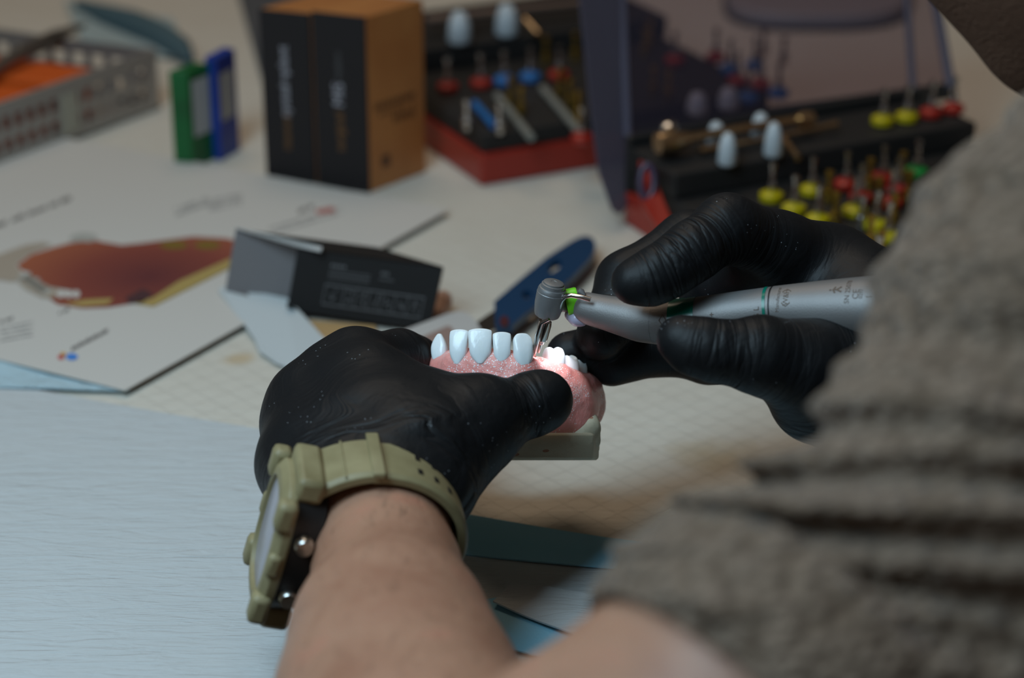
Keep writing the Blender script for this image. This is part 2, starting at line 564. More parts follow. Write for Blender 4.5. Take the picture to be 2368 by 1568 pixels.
bd.chain([(pt(2790, 800, .50), .048), (W(.29, .46, .19), .065), (W(.42, .52, .22), .05)], .03, .02, wr=0)
bd.chain([(W(.31, .44, .13), .085), (W(.36, .33, -.10), .105), (W(.40, .26, -.40), .11)], .05, .04, wr=0)
# right arm
bd.chain([(pt(2150, 880, .735), .024), (pt(2350, 900, .74), .028), (W(.36, .62, .075), .036), (W(.42, .52, .22), .046)], .02, .02, wr=0)
# neck and head, bent over the work, facing down and to the left
HC = pt(2820, -440, .640)
CH = pt(2460, -50, .600)
hdn = nrm(CH - HC)                                   # crown to chin
fwd = nrm(np.array(pt(1300, 830, .74)) - HC); fwd = nrm(fwd - hdn * np.dot(fwd, hdn) + 0.0)
hx = nrm(np.cross(fwd, hdn))


def hp(x, f, dn):
    return HC + hx * x * mm + fwd * f * mm + hdn * dn * mm


HA = np.array([hx, fwd, hdn])
bd.chain([(W(.28, .48, .20), .055), (hp(0, -38, 40), .052)], .02, wr=0)
bd.ell(hp(0, -12, -38), (.074, .092, .084), HA, .02)
bd.ell(hp(0, 22, 12), (.062, .060, .075), HA, .02)
bd.chain([(hp(-42, 12, 48), .020), (hp(-14, 42, 56), .0205), (hp(14, 42, 56), .0205), (hp(42, 12, 48), .020)], .018, wr=0)
bd.chain([(hp(0, 76, -22), .006), (hp(0, 92, 6), .009), (hp(0, 98, 14), .0105)], .008, wr=0)     # nose
bd.chain([(hp(-9, 88, 16), .007), (hp(9, 88, 16), .007)], .005, wr=0)
bd.chain([(hp(-20, 76, 32), .006), (hp(0, 85, 29), .0068), (hp(20, 76, 32), .006)], .004, wr=0)    # lips
bd.chain([(hp(-18, 75, 39), .006), (hp(0, 83, 39), .0078), (hp(18, 75, 39), .006)], .004, wr=0)
bd.chain([(hp(-36, 70, -34), .008), (hp(-12, 80, -33), .009)], .008, wr=0)                          # brows
bd.chain([(hp(36, 70, -34), .008), (hp(12, 80, -33), .009)], .008, wr=0)
for sx in (-1, 1):
    bd.ell(hp(74 * sx, -12, -8), (.007, .018, .030), HA, .006)                                     # ears
    bd.chain([(hp(72 * sx, -8, -30), .006), (hp(79 * sx, -24, -18), .005), (hp(77 * sx, -20, 4), .005), (hp(72 * sx, -8, 16), .006)], .003, wr=0)
body = bd.mesh('body', M_skin, parent=person, smooth_it=2, attrs=False)
for sx in (-1, 1):
    m = MB().lathe(hp(30 * sx, 52, -18), fwd, [(-.012, .0005), (-.008, .009), (0, .012), (.008, .009), (.0118, .0035), (.012, .0004)], 20)
    e = m.build('eye', M_eye, person, smooth=60)
    MB().lathe(hp(30 * sx, 52, -18), fwd, [(.0100, .0062), (.0119, .0045), (.0127, .0002)], 16).build('iris', M_iris, e, smooth=60)
# beard and hair
hs = SDF(0.003)
hs.ell(hp(0, -22, -44), (.078, .093, .083), HA, .02)
hs.chain([(hp(-70, -20, -10), .012), (hp(-66, -14, 24), .009)], .01)
hs.chain([(hp(70, -20, -10), .012), (hp(66, -14, 24), .009)], .01)


def hair_cut(P):
    q = P - HC
    f = q @ fwd; d = q @ hdn
    return np.minimum(np.maximum(f - 0.050 + 0.15 * (d + .08), d - 0.0), 1)


hair_o = hs.mesh('hair', M_hair, cut=lambda P: (P - HC) @ (nrm(fwd * 0.75 + hdn * 0.66)) - 0.028, parent=person, attrs=False)
bs = SDF(0.003)
bs.chain([(hp(-50, 4, 36), .022), (hp(-40, 16, 50), .0235), (hp(-15, 42, 56), .0255), (hp(15, 42, 56), .0255), (hp(40, 16, 50), .0235), (hp(50, 4, 36), .022)], .015, .012)
bs.chain([(hp(-56, -2, 14), .016), (hp(-46, 6, 44), .021)], .01)
bs.chain([(hp(56, -2, 14), .016), (hp(46, 6, 44), .021)], .01)
bs.ell(hp(0, 2, 26), (.074, .068, .062), HA, .015)
bs.ell(hp(0, -6, 24), (.088, .066, .066), HA, .015)  # dark hair carried over the cheeks to stand in for their shade
bs.ell(hp(0, -5, 62), (.045, .045, .030), HA, .015)
bs.mesh('beard_and_shade', M_beard_shade, parent=person, attrs=False)

# --- sweater
foldn = nrm(Uv * 0.985 + Rv * 0.12 + Fv * 0.1)


def folds(P):
    q = P @ foldn; r = P @ Rv
    ph = q * 2 * math.pi / 0.0108 + 1.3 * np.sin(r * 40 + 1.0) + 0.7 * np.sin(q * 130 + r * 60)
    z = (P - Cc) @ Uv
    amp = 0.0042 * np.exp(-((z + 0.036) / 0.020) ** 2) + 0.0012
    wob = 0.0016 * np.sin(r * 95 + q * 60) * np.sin(q * 75 + 1.3) + 0.0016 * np.sin(q * 220 + r * 33)
    return amp * (np.sin(ph)) * 0.9 + wob


sw = SDF(0.0028)
sw.chain([(pt(1700, 1880, .458), .0500), (pt(1860, 1710, .465), .0515), (pt(2160, 1540, .473), .0478), (pt(2325, 1325, .479), .0515),
          (pt(2592, 868, .494), .0560), (pt(2790, 800, .50), .0610)], .012, .012)
sw.chain([(pt(2800, 790, .50), .0600), (W(.29, .46, .19), .078), (W(.42, .52, .22), .060)], .03, .02)
sw.chain([(W(.31, .44, .13), .095), (W(.36, .33, -.10), .118), (W(.40, .26, -.40), .12)], .04, .03)
sw.chain([(pt(2450, 1700, .47), .045), (pt(2800, 1500, .50), .06), (W(.31, .42, .10), .08)], .03, .02)
sw.chain([(pt(2480, 960, .738), .034), (W(.36, .62, .075), .044), (W(.42, .52, .22), .056)], .02, .02)
CU = pt(1800, 1775, .462); CD = nrm(np.array(pt(2080, 1480, .473)) - CU)
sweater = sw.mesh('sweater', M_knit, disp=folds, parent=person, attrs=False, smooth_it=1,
                  cut=lambda P: np.where((P - Cc) @ Fv < 0.60, np.where((P - Cc) @ Rv < 0.075, -((P - CU) @ CD) - 0.02, -1), -1) if False else -((P - CU) @ CD) * (np.linalg.norm(P - CU, axis=-1) < 0.085) - 0.001)
# rolled cuff at the elbow
cr = []
for k in range(13):
    pass
e1 = nrm(np.cross(CD, Fv)); e2 = np.cross(CD, e1)
R_ = []
for z, r in [(0.012, .046), (0.0, .0500), (-0.003, .0530), (0.001, .0555), (.010, .0558), (.020, .0552), (.026, .0530), (.027, .048)]:
    R_.append([CU + CD * z + r * (math.cos(a) * e1 + math.sin(a) * e2) for a in [2 * math.pi * k / 64 for k in range(64)]])
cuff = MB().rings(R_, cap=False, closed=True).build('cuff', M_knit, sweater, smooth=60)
# ------------------------------------------------------------------ dental model
M_gum = mat('pink_resin', (0.84, 0.40, 0.37), 0.32, spec=0.5)
bsdf(M_gum).inputs['Subsurface Weight'].default_value = 0.35
bsdf(M_gum).inputs['Subsurface Radius'].default_value = (0.010, 0.003, 0.0025)
bsdf(M_gum).inputs['Subsurface Scale'].default_value = 0.4
ob = coords(M_gum, 'Object')
g1 = ramp(M_gum, noise(M_gum, ob, 90, 4), [(0.3, (0.80, 0.27, 0.235)), (0.6, (0.85, 0.35, 0.31)), (0.8, (0.88, 0.46, 0.42))])
bump(M_gum, noise(M_gum, ob, 700, 4, 0.7), 0.0004, 0.8)
dust(M_gum, g1, 1300, 0.28, ob, (0.88, 0.85, 0.85), 0.47)
M_tooth = mat('white_resin_tooth', (0.80, 0.84, 0.85), 0.22, spec=0.5)
bsdf(M_tooth).inputs['Subsurface Weight'].default_value = 0.35
bsdf(M_tooth).inputs['Subsurface Radius'].default_value = (0.004, 0.0035, 0.003)
bsdf(M_tooth).inputs['Subsurface Scale'].default_value = 0.4
bump(M_tooth, noise(M_tooth, coords(M_tooth, scale=(500, 500, 160)), 1, 2), 0.0003, 0.4)
M_plaster = mat('cream_plaster', (0.50, 0.45, 0.33), 0.6, spec=0.3)
ob = coords(M_plaster, 'Object')
pc = ramp(M_plaster, noise(M_plaster, ob, 60, 4), [(0.3, (0.44, 0.40, 0.29)), (0.7, (0.56, 0.51, 0.38))])
v = nd(M_plaster, 'ShaderNodeTexVoronoi'); v.inputs['Scale'].default_value = 90; lk(M_plaster, coords(M_plaster, scale=(1, 1, 2.2), src=ob), v.inputs['Vector'])
lk(M_plaster, mixc(M_plaster, math_n(M_plaster, 'LESS_THAN', v.outputs['Distance'], 0.11), pc, (0.34, 0.17, 0.11)), bsdf(M_plaster).inputs['Base Color'])
bump(M_plaster, noise(M_plaster, ob, 400, 4), 0.0004, 0.6)

model = empty('dental_model', pt(1190, 1060, .75), 'jaw model with pink gum, white front teeth and cream plaster base, held under the drill', 'dental model')
gs = SDF(0.0008)
ridge = [(1012, 856, .768, 5.0), (1030, 850, .757, 5.4), (1062, 848, .750, 5.6), (1112, 846, .746, 5.8), (1162, 850, .744, 5.6),
         (1206, 857, .743, 5.4), (1242, 862, .745, 4.6), (1282, 874, .750, 4.9), (1312, 888, .757, 4.7), (1336, 897, .764, 4.6), (1346, 908, .771, 4.6)]
gs.chain(S(ridge), .004, .003)
gs.chain(S([(1010, 930, .770, 9), (1060, 930, .754, 10), (1120, 930, .748, 10.5), (1190, 930, .745, 10.5), (1250, 930, .747, 9.5), (1310, 935, .755, 8.5), (1330, 940, .768, 7.5)]), .006, .006)
gs.chain(S([(1020, 975, .768, 7), (1090, 980, .750, 8), (1180, 980, .745, 8), (1260, 985, .746, 6), (1310, 985, .752, 4.5)]), .006, .005)
gs.chain(S([(1180, 980, .743, 5), (1275, 994, .741, 2.8), (1325, 996, .745, 1.8)]), .008, .004)
# far leg of the arch and the swollen end behind the last molar
gs.chain(S([(1334, 908, .768, 6.8), (1338, 930, .772, 6.6), (1336, 955, .770, 6.2), (1336, 980, .764, 4.2)]), .006, .005)
gs.chain(S([(1358, 897, .772, 3.2), (1361, 940, .772, 3.4)]), .006, .004)
gs.chain(S([(1012, 856, .768, 5.2), (1010, 880, .785, 6), (1020, 900, .800, 7)]), .005, .004)
# root eminences under the front teeth
for (x, y0, y1, d) in [(1062, 838, 880, .7452), (1112, 836, 885, .7415), (1162, 838, 880, .7395), (1206, 850, 900, .7385), (1280, 868, 900, .7462)]:
    gs.chain(S([(x, y0, d + .0015, 3.4), (x + 1, y1, d + .003, 3.2)]), .004)
# labial frenum
gs.chain(S([(1300, 925, .7475, 1.6), (1345, 985, .750, 1.6), (1362, 950, .758, 1.8)]), .006, .003)


def gum_disp(P):
    return 0.00012 * np.sin(P[..., 0] * 900 + 2 * np.sin(P[..., 2] * 700)) * np.sin(P[..., 2] * 800 + P[..., 1] * 300)


SOCK = np.array(pt(1243, 822, .7425))
gum = gs.mesh('gum', M_gum, disp=gum_disp, parent=model, attrs=False,
              cut=lambda P: 0.0021 - np.sqrt((((P - SOCK) @ Rv) * 0.85) ** 2 + (((P - SOCK) @ Fv)) ** 2 + (((P - SOCK) @ Uv) * 0.7) ** 2))

# plaster base: block in the model's own frame (x image right, y depth, z up)
def mf(px, py, d):
    return pt(px, py, d)


bs_ = SDF(0.0010)


def plaster():
    top = [(985, .775), (1010, .752), (1080, .735), (1180, .730), (1300, .733), (1372, .742), (1386, .757), (1384, .790), (1300, .800), (1180, .795), (1050, .798), (990, .792)]
    R = []
    for (y, s, rr) in [(1064, .960, 0), (1062, .985, 0), (1057, .992, 0), (1043, .995, 0), (1040, 1.0, 0), (1020, 1.004, 0), (1008, 1.004, 0), (1003, .992, 0), (1001, .96, 0)]:
        cx, cd = 1185, .765
        R.append([pt(cx + (x - cx) * s, y + 0, cd + (d - cd) * s) for x, d in top])
    return MB().rings(R)


base = plaster().build('plaster_base', M_plaster, model, smooth=40, bevel=0.0006)
hn = SDF(0.0008)
hn.chain(S([(1345, 1022, .747, 4.6), (1364, 990, .749, 3.0), (1374, 966, .752, 1.1)]), .004, .004)
hn.chain(S([(1300, 1012, .742, 2.0), (1340, 1008, .745, 3.0)]), .004, .004)
hn.chain(S([(1372, 1020, .752, 2.6), (1378, 990, .758, 1.6)]), .003)
hn.mesh('plaster_horn', M_plaster, parent=model, attrs=False)


def tooth(cx, ytop, ybot, wpx, d, kind, tilt=0.0, dep=5.5, yaw=0.0):
    """crown as stacked rounded cross sections from neck to cutting edge; yaw turns it about its own axis"""
    s = d / FPX
    hgt = (ybot - ytop) * s + 0.0035
    w = wpx * s
    X = Rv * math.cos(yaw) + Fv * math.sin(yaw)
    Y = -Rv * math.sin(yaw) + Fv * math.cos(yaw)
    o = pt(cx, ybot, d) - Uv * 0.0035
    R = []; n = 14
    for i in range(n + 1):
        t = i / n
        if kind == 'incisor':
            ww = w * (0.22 + 0.62 * math.sin(min(t * 2.6, 1) * math.pi / 2) ** .8 + 0.16 * min(1, t * 1.3)) * (1 - 0.10 * max(0, (t - .9) / .1) ** 2)
            dd = dep * mm * (1.0 - 0.78 * t ** 1.1) * (1 if t < .97 else .7)
            lab = 0.0012 * math.sin(t * math.pi * 0.9)
        elif kind == 'eyetooth':
            ww = w * (0.26 + 0.78 * math.sin(min(t * 2.2, 1) * math.pi / 2) ** .8) * (1 - 0.55 * max(0, (t - .80) / .20) ** 2)
            dd = dep * mm * (1.0 - 0.80 * t ** 1.5)
            lab = 0.0014 * math.sin(t * math.pi * .9)
        elif kind == 'canine':
            ww = w * (0.66 + 0.34 * math.sin(min(t * 1.9, 1) * math.pi / 2)) * (1 - 0.80 * max(0, (t - .58) / .42) ** 1.7)
            dd = dep * mm * (1.0 - 0.80 * t ** 1.5)
            lab = 0.0014 * math.sin(t * math.pi * .9)
        else:
            ww = w * (0.80 + 0.2 * math.sin(min(t * 1.7, 1) * math.pi / 2)) * (1 - .18 * max(0, (t - .7) / .3) ** 2)
            dd = dep * mm * (0.9 + .1 * math.sin(t * 3.1)) * (1 - .2 * max(0, (t - .7) / .3) ** 2)
            lab = 0
        ring = []
        m = 28
        for k in range(m):
            a = 2 * math.pi * k / m
            e = 0.72
            cxx = math.copysign(abs(math.cos(a)) ** e, math.cos(a)); cyy = math.copysign(abs(math.sin(a)) ** e, math.sin(a))
            z = hgt * t
            if kind == 'molar' and t > 0.75:
                z += 0.0009 * (t - .75) / .25 * (math.cos(2 * (a - 0.4)) * 1.0)
            if kind == 'incisor' and t > 0.8:
                z += -0.0005 * (t - .8) / .2 * abs(cxx) ** 3
            shear = tilt * (z / hgt) * w
            ring.append(o + X * (cxx * ww / 2 + shear) + Y * (cyy * dd / 2 - lab) + Uv * z)
        R.append(ring)
    if kind == 'molar':
        # sunken chewing surface
        for q, dz in ((.62, -.0009), (.25, -.0013)):
            c = sum(np.array(p) for p in R[n]) / len(R[n])
            R.append([c + (np.array(p) - c) * q + Uv * dz * (1 if q < .5 else .9) for p in R[n]])
    mb = MB().rings(R)
    to = mb.build('tooth', M_tooth, model, smooth=70)
    sb = to.modifiers.new('sub', 'SUBSURF'); sb.levels = 1; sb.render_levels = 2
    return to


tooth(1025, 771, 832, 41, .7555, 'canine', -0.20, 6.0, -0.5)
tooth(1062, 760, 822, 46, .7450, 'incisor', 0.04, 6.0, -0.25)
tooth(1112, 758, 820, 56, .7412, 'incisor', -0.03, 6.2, -0.05)
tooth(1161, 766, 822, 43, .7398, 'incisor', -0.02, 5.8, 0.05)
tooth(1208, 770, 835, 45, .7395, 'eyetooth', -0.04, 6.4, 0.30)
tooth(1280, 806, 850, 50, .7490, 'molar', 0.0, 7.5, 0.6)
tooth(1316, 825, 864, 40, .7570, 'molar', 0.0, 7.0, 0.7)
tooth(1339, 835, 868, 30, .7635, 'molar', 0.0, 6.0, 0.8)

# ------------------------------------------------------------------ handpiece
M_ti = mat('brushed_titanium', (0.21, 0.20, 0.195), 0.52, 0.5)
ob = coords(M_ti, 'Object')
bump(M_ti, noise(M_ti, ob, 1800, 2), 0.0001, 0.5)
M_tid = mat('dark_titanium', (0.27, 0.27, 0.275), 0.45, 0.6)
bump(M_tid, noise(M_tid, coords(M_tid), 1800, 2), 0.0001, 0.5)
M_steel = mat('polished_steel', (0.62, 0.60, 0.58), 0.14, 1.0)
M_green = mat('green_clip_plastic', (0.17, 0.62, 0.02), 0.33)
M_dgreen = mat('dark_green_band', (0.0, 0.15, 0.10), 0.25)
M_groove = mat('dark_groove', (0.02, 0.02, 0.022), 0.5)
M_engr = mat('engraved_brown', (0.11, 0.075, 0.055), 0.6)
M_light = mat('frosted_light_guide', (0.62, 0.56, 0.72), 0.25, Transmission_Weight=0.35, IOR=1.45)

hpc = empty('handpiece', pt(1700, 720, .715), 'silver dental handpiece with bright green clip and drill bit, held in black glove', 'handpiece')
KX = [1316, 1334, 1344, 1370, 1400, 1440, 1480, 1515, 1560, 1620, 1700, 1790, 1850, 1900, 1960, 2035, 2120, 2230]
KC = [703, 706, 709, 716, 723, 732, 741, 745, 743, 736, 727, 717, 716, 716, 716, 716, 715, 712]
KR = [20, 22, 36, 38, 40, 45, 50, 51, 50, 49.5, 52, 54, 60, 66, 72, 79, 80, 78]
XS = np.arange(1316, 2231, 4.0)


def sm(K):
    v = np.interp(XS, KX, K); ker = np.exp(-np.linspace(-2, 2, 9) ** 2); ker /= ker.sum()
    return np.convolve(np.pad(v, 4, mode='edge'), ker, 'valid')


CYS, RPS = sm(KC), sm(KR)


def dep_of(x):
    return .741 - (x - 1300) * 0.040 / 740


def hp_frame(x):
    cy = float(np.interp(x, XS, CYS)); r = float(np.interp(x, XS, RPS)); d = dep_of(x)
    c = pt(x, cy, d)
    t = nrm(pt(x + 8, float(np.interp(x + 8, XS, CYS)), dep_of(x + 8)) - pt(x - 8, float(np.interp(x - 8, XS, CYS)), dep_of(x - 8)))
    up = nrm(Uv - t * np.dot(Uv, t)); out = nrm(np.cross(t, up)); out = out if np.dot(out, Fv) < 0 else -out
    return c, r * d / FPX, t, up, out


def hp_ring(x, dr=0.0, seg=48, squash=1.0):
    c, r, t, up, out = hp_frame(x)
    return [c + (r + dr) * (math.cos(a) * out * squash + math.sin(a) * up) for a in [2 * math.pi * k / seg for k in range(seg)]]


def hp_band(x0, x1, dr, name, m, parent, step=4.0, cap=True):
    xs = list(np.arange(x0, x1, step)) + [x1]
    mb = MB().rings([hp_ring(x, dr) for x in xs], cap=cap)
    return mb.build(name, m, parent, smooth=35)


hp_band(1316, 1515, 0.0, 'neck', M_ti, hpc)
hp_band(1515.6, 1789, 0.00012, 'handle_sleeve', M_ti, hpc)
rear = MB().rings([hp_ring(x, 0.0002) for x in [1793] + list(np.arange(1796, 2231, 4.0))]).build('rear_sleeve', M_ti, hpc, smooth=35)
hp_band(1788, 1794, -0.0003, 'groove', M_groove, hpc, 2)
hp_band(1776, 1783, 0.0003, 'thin_green_ring', M_dgreen, hpc, 2)
hp_band(1557, 1617, 0.00025, 'green_band', M_dgreen, hpc)
# thin bright seam along the green band
c, r, t, up, out = hp_frame(1587)
MB().tube([hp_frame(x)[0] + (hp_frame(x)[1] + .0003) * (math.cos(.28) * hp_frame(x)[4] + math.sin(.28) * hp_frame(x)[3] * 1) - up * .0018 for x in (1558, 1580, 1600, 1616)], 0.00012, 6).build('seam', M_steel, hpc)
# concave thumb flat on the neck
AX0 = pt(1281, 652, .7335); TIP = pt(1243, 826, .7450)
AXD = nrm(TIP - AX0); LEN = np.linalg.norm(TIP - AX0)
u = 0.001 * 0.147                 # one photo pixel at this distance
hd = MB().lathe(AX0, AXD, [(5.0 * u, .0001), (5.0 * u, .0036), (6 * u, .0040), (14 * u, .0041), (15 * u, .0046), (20 * u, .0049), (26 * u, .0049), (27 * u, .00505), (55 * u, .0050), (78 * u, .0045), (84 * u, .0042), (88 * u, .0034), (89 * u, .0001)], 48)
head = hd.build('head', M_tid, hpc, smooth=30)
MB().lathe(AX0, AXD, [(0, .0001), (0.2 * u, .0005), (0.2 * u, .0010), (-0.5 * u, .0011), (0, .0031), (1.5 * u, .0035), (6 * u, .0036), (6.1 * u, .0001)], 40).build('push_button', M_ti, head, smooth=30)
# joint between the head and the neck
c0, r0, t0, up0, out0 = hp_frame(1320)
hc = AX0 + AXD * (46 * u)
nk = []
for k, (w, s, v_) in enumerate([(0.0, .75, .95), (.35, .72, .88), (.7, .80, .86), (1.0, 1.0, 1.0)]):
    c = hc * (1 - w) + c0 * w
    rr = .0047 * (1 - w) + r0 * w
    nk.append([c + rr * (s * math.cos(a) * out0 + v_ * math.sin(a) * up0) for a in [2 * math.pi * i / 40 for i in range(40)]])
MB().rings(nk).build('neck_joint', M_tid, hpc, smooth=60)
# bur
bur = MB().lathe(AX0 + AXD * (88 * u), AXD, [(0, .0001), (0, .0019), (4 * u, .0019), (5 * u, .0013), (11 * u, .0013), (12 * u, .0022), (22 * u, .00235), (52 * u, .0021), (60 * u, .00195), (63 * u, .0013), (70 * u, .0011), (72 * u, .0007), (93 * u, .0005), (94 * u, .0001)], 32)
bur.build('drill_bit', M_steel, hpc, smooth=30)
# water pipes
tb = [pt(1366, 693, .7300), pt(1345, 687, .7305), pt(1322, 683, .7312), pt(1308, 685, .7320), pt(1299, 694, .7330), pt(1292, 712, .7345), pt(1284, 731, .7365)]
MB().tube([tb[0] + (tb[1] - tb[0]) * i / 3 for i in range(3)] + tb[1:], 0.00085, 14).build('water_pipe', M_steel, hpc, smooth=60)
MB().tube([pt(1270, 738, .7320), pt(1252, 747, .7335), pt(1243, 775, .7365), pt(1236, 812, .7405), pt(1234, 821, .7415)], [.0006, .0007, .0009, .0009, .0006], 12).build('irrigation_needle', M_steel, hpc, smooth=60)
# green clip: a band around the neck, leaning with it
def clip():
    R = []; seg = 40
    cc = pt(1323, 698, .7398); ax = nrm(Rv * 0.97 + Uv * 0.22)
    upc = nrm(Uv - ax * np.dot(Uv, ax)); oc = -Fv
    for dx, dr in ((-.0022, 0), (-.0022, .0011), (-.0017, .0013), (.0017, .0013), (.0022, .0011), (.0022, 0)):
        R.append([cc + ax * dx + ((.0033 + dr) * math.copysign(abs(math.cos(a)) ** .8, math.cos(a)) * oc + (.0034 + dr) * math.copysign(abs(math.sin(a)) ** .8, math.sin(a)) * upc) for a in [2 * math.pi * i / seg for i in range(seg)]])
    return MB().rings(R, cap=False, closed=True)
clip().build('clip', M_green, hpc, smooth=40)
MB().tube([pt(1338, 672, .7345), pt(1345, 676, .7345), pt(1352, 684, .734)], [.0011, .0012, .0006], 10).build('clip_catch', M_ti, hpc, smooth=50)
lg = SDF(0.0006)
lg.chain(S([(1318, 728, .740, 1.9), (1335, 738, .7385, 1.9), (1348, 744, .738, 1.3)]), .003, .003)
lg.mesh('light_guide', M_light, parent=hpc, attrs=False)
led = bpy.data.lights.new('handpiece_led', 'SPOT'); led.energy = 0.018; led.color = (0.86, 0.90, 1.0)
led.spot_size = math.radians(70); led.spot_blend = 0.5; led.shadow_soft_size = 0.0012
lo_ = bpy.data.objects.new('handpiece_led', led); sc.collection.objects.link(lo_)
lp = pt(1306, 746, .7385); lo_.location = lp
lo_.rotation_euler = (Vector(pt(1275, 832, .747)) - Vector(lp)).to_track_quat('-Z', 'Y').to_euler()


def engrave(s, px, py, size_px, name, upside=True, shapes=None):
    """lettering wrapped on the sleeve, reading upwards"""
    c, r, t, up, out = hp_frame(px); d = dep_of(px); k = d / FPX
    if shapes is None:
        V, Fs = text_mesh(s, size_px * k / 0.72)
    else:
        V, Fs = [(x * k, y * k, 0) for x, y in shapes[0]], shapes[1]
    th0 = math.asin(max(-.98, min(.98, (float(np.interp(px, XS, CYS)) - py) * k / r)))
    vs_ = []
    for x, y, z in V:
        u_, v_ = -y, x                      # reading direction up, glyph up to the left
        X = px + u_ / k
        c2, r2, t2, up2, out2 = hp_frame(X)
        th = th0 + v_ / r
        vs_.append(c2 + (r2 + 0.00027) * (math.cos(th) * out2 + math.sin(th) * up2))
    return MB().add(vs_, Fs).build(name, M_engr, hpc)


engrave('Manufacturer', 1812, 690, 9, 'maker_lettering')
engrave('W&H', 1831, 688, 13, 'maker_lettering')
engrave('WS-75 L', 1764, 742, 13, 'type_lettering')
engrave('+', 1661, 728, 14, 'plus_mark')
engrave('SN 25078', 1975, 673, 12, 'serial_lettering')
engrave('CE', 1995, 682, 15, 'approval_mark')
engrave('0297', 2007, 681, 9, 'approval_number')
engrave('o', 1505, 700, 9, 'small_mark')


def outline(poly, w):
    k = len(poly); P = [np.array(p, float) for p in poly]; c = sum(P) / k
    q = [c + (p - c) * (1 - w / np.linalg.norm(p - c)) for p in P]
    return [tuple(p) for p in P + q], [(i, (i + 1) % k, (i + 1) % k + k, i + k) for i in range(k)]


def dense(sh, n=4):
    return sh


engrave('', 1831, 688, 0, 'maker_frame', shapes=outline([(-24, 0), (-16, 10), (16, 10), (24, 0), (16, -10), (-16, -10)], 2.2))
engrave('', 1547, 741, 0, 'diamond_frame', shapes=outline([(-14, 0), (0, 9), (14, 0), (0, -9)], 2.2))
engrave('', 2026, 668, 0, 'spray_mark_frame', shapes=outline([(-24, 7), (24, 7), (24, -7), (-24, -7)], 1.6))
# walking figure mark
def stick(segs, w=1.6):
    V, Fs = [], []
    for (a, b) in segs:
        a, b = np.array(a, float), np.array(b, float); n_ = nrm(np.array([-(b - a)[1], (b - a)[0]])) * w
        o = len(V); V += [tuple(a - n_), tuple(b - n_), tuple(b + n_), tuple(a + n_)]; Fs.append((o, o + 1, o + 2, o + 3))
    return V, Fs
engrave('', 1948, 672, 0, 'figure_mark', shapes=stick([((0, 12), (0, 17)), ((0, 10), (0, 0)), ((0, 8), (9, 3)), ((0, 8), (-9, 3)), ((0, 0), (8, -11)), ((0, 0), (-7, -12))], 2.0))

# ------------------------------------------------------------------ wristwatch
M_olive = mat('olive_resin', (0.155, 0.128, 0.062), 0.5, spec=0.45)
ob = coords(M_olive, 'Object')
lk(M_olive, ramp(M_olive, noise(M_olive, ob, 70, 3), [(0.3, (0.20, 0.165, 0.08)), (0.7, (0.29, 0.245, 0.13))]), bsdf(M_olive).inputs['Base Color'])
M_wblack = mat('black_case_resin', (0.012, 0.011, 0.011), 0.4)
M_glass = mat('watch_display', (0.36, 0.34, 0.37), 0.25)
M_but = mat('steel_button', (0.6, 0.58, 0.55), 0.22, 1.0)
ux = nrm(Rv); ax_w = DIR_L
uy = nrm(Uv - ax_w * np.dot(Uv, ax_w)); ux = nrm(np.cross(uy, ax_w)); ux = ux if np.dot(ux, Rv) > 0 else -ux
WC = pt(856, 1222, .672) - uy * 0.000
watch = empty('wristwatch', WC, 'olive resin digital wristwatch with steel buttons on the left wrist', 'watch')


def wpt(a, w, r=0.0):
    """point on the strap path; a angle from right over the top, w along the arm, r outwards"""
    rx, ry = 0.0262, 0.0222
    return WC + ux * (rx + r) * math.cos(a) + uy * (ry + r) * math.sin(a) + ax_w * w


def strap(a0, a1, hw0, hw1, th, name, n=40, r0=0.0):
    R = []
    for i in range(n + 1):
        t = i / n; a = a0 + (a1 - a0) * t; hw = hw0 + (hw1 - hw0) * t
        R.append([wpt(a, -hw, r0), wpt(a, hw, r0), wpt(a, hw, r0 + th * .7), wpt(a, hw * .85, r0 + th), wpt(a, -hw * .85, r0 + th), wpt(a, -hw, r0 + th * .7)])
    return MB().rings(R).build(name, M_olive, watch, smooth=25, bevel=.0003)


rad = math.radians
strap(rad(-150), rad(92), .0095, .0105, .0032, 'strap')
strap(rad(88), rad(142), .0108, .0125, .0034, 'strap', r0=.0006)
strap(rad(140), rad(-152 + 360), .012, .012, .003, 'strap', r0=-.0005)
strap(rad(86), rad(93), .0125, .0125, .0024, 'strap_keeper', 6, .0030)
strap(rad(107.5), rad(109), .0109, .0109, .0006, 'strap_groove', 3, .0038)
for a in (62, 50, 38):
    for w in (-.004, .004):
        strap_h = []
        R = [[wpt(rad(a + dx), w + dw, .0034) for dx, dw in ((-1.6, -.0014), (1.6, -.0014), (1.6, .0014), (-1.6, .0014))],
             [wpt(rad(a + dx), w + dw, .0022) for dx, dw in ((-1.6, -.0014), (1.6, -.0014), (1.6, .0014), (-1.6, .0014))]]
        MB().rings(R).build('strap_hole', M_wblack, watch)
# case on the outer side of the wrist; axis = case normal, pointing left
cn = nrm(-ux * 0.97 + uy * 0.21 - ax_w * 0.01)
c6 = nrm(-uy - cn * np.dot(-uy, cn))                    # towards six o'clock, down the case
c3 = nrm(np.cross(cn, c6)); c3 = c3 if np.dot(c3, ax_w) > 0 else -c3
CW = pt(664, 1236, .668) + c3 * 0.001


def cpt(x, y, z):
    """x towards the elbow, y towards the top, z outwards"""
    return CW + c3 * x * mm - c6 * y * mm + cn * z * mm


def case_ring(rx, ry, z, n=48, p=2.8):
    R = []
    for i in range(n):
        a = 2 * math.pi * i / n
        R.append(cpt(rx * math.copysign(abs(math.cos(a)) ** (2 / p), math.cos(a)), ry * math.copysign(abs(math.sin(a)) ** (2 / p), math.sin(a)), z))
    return R


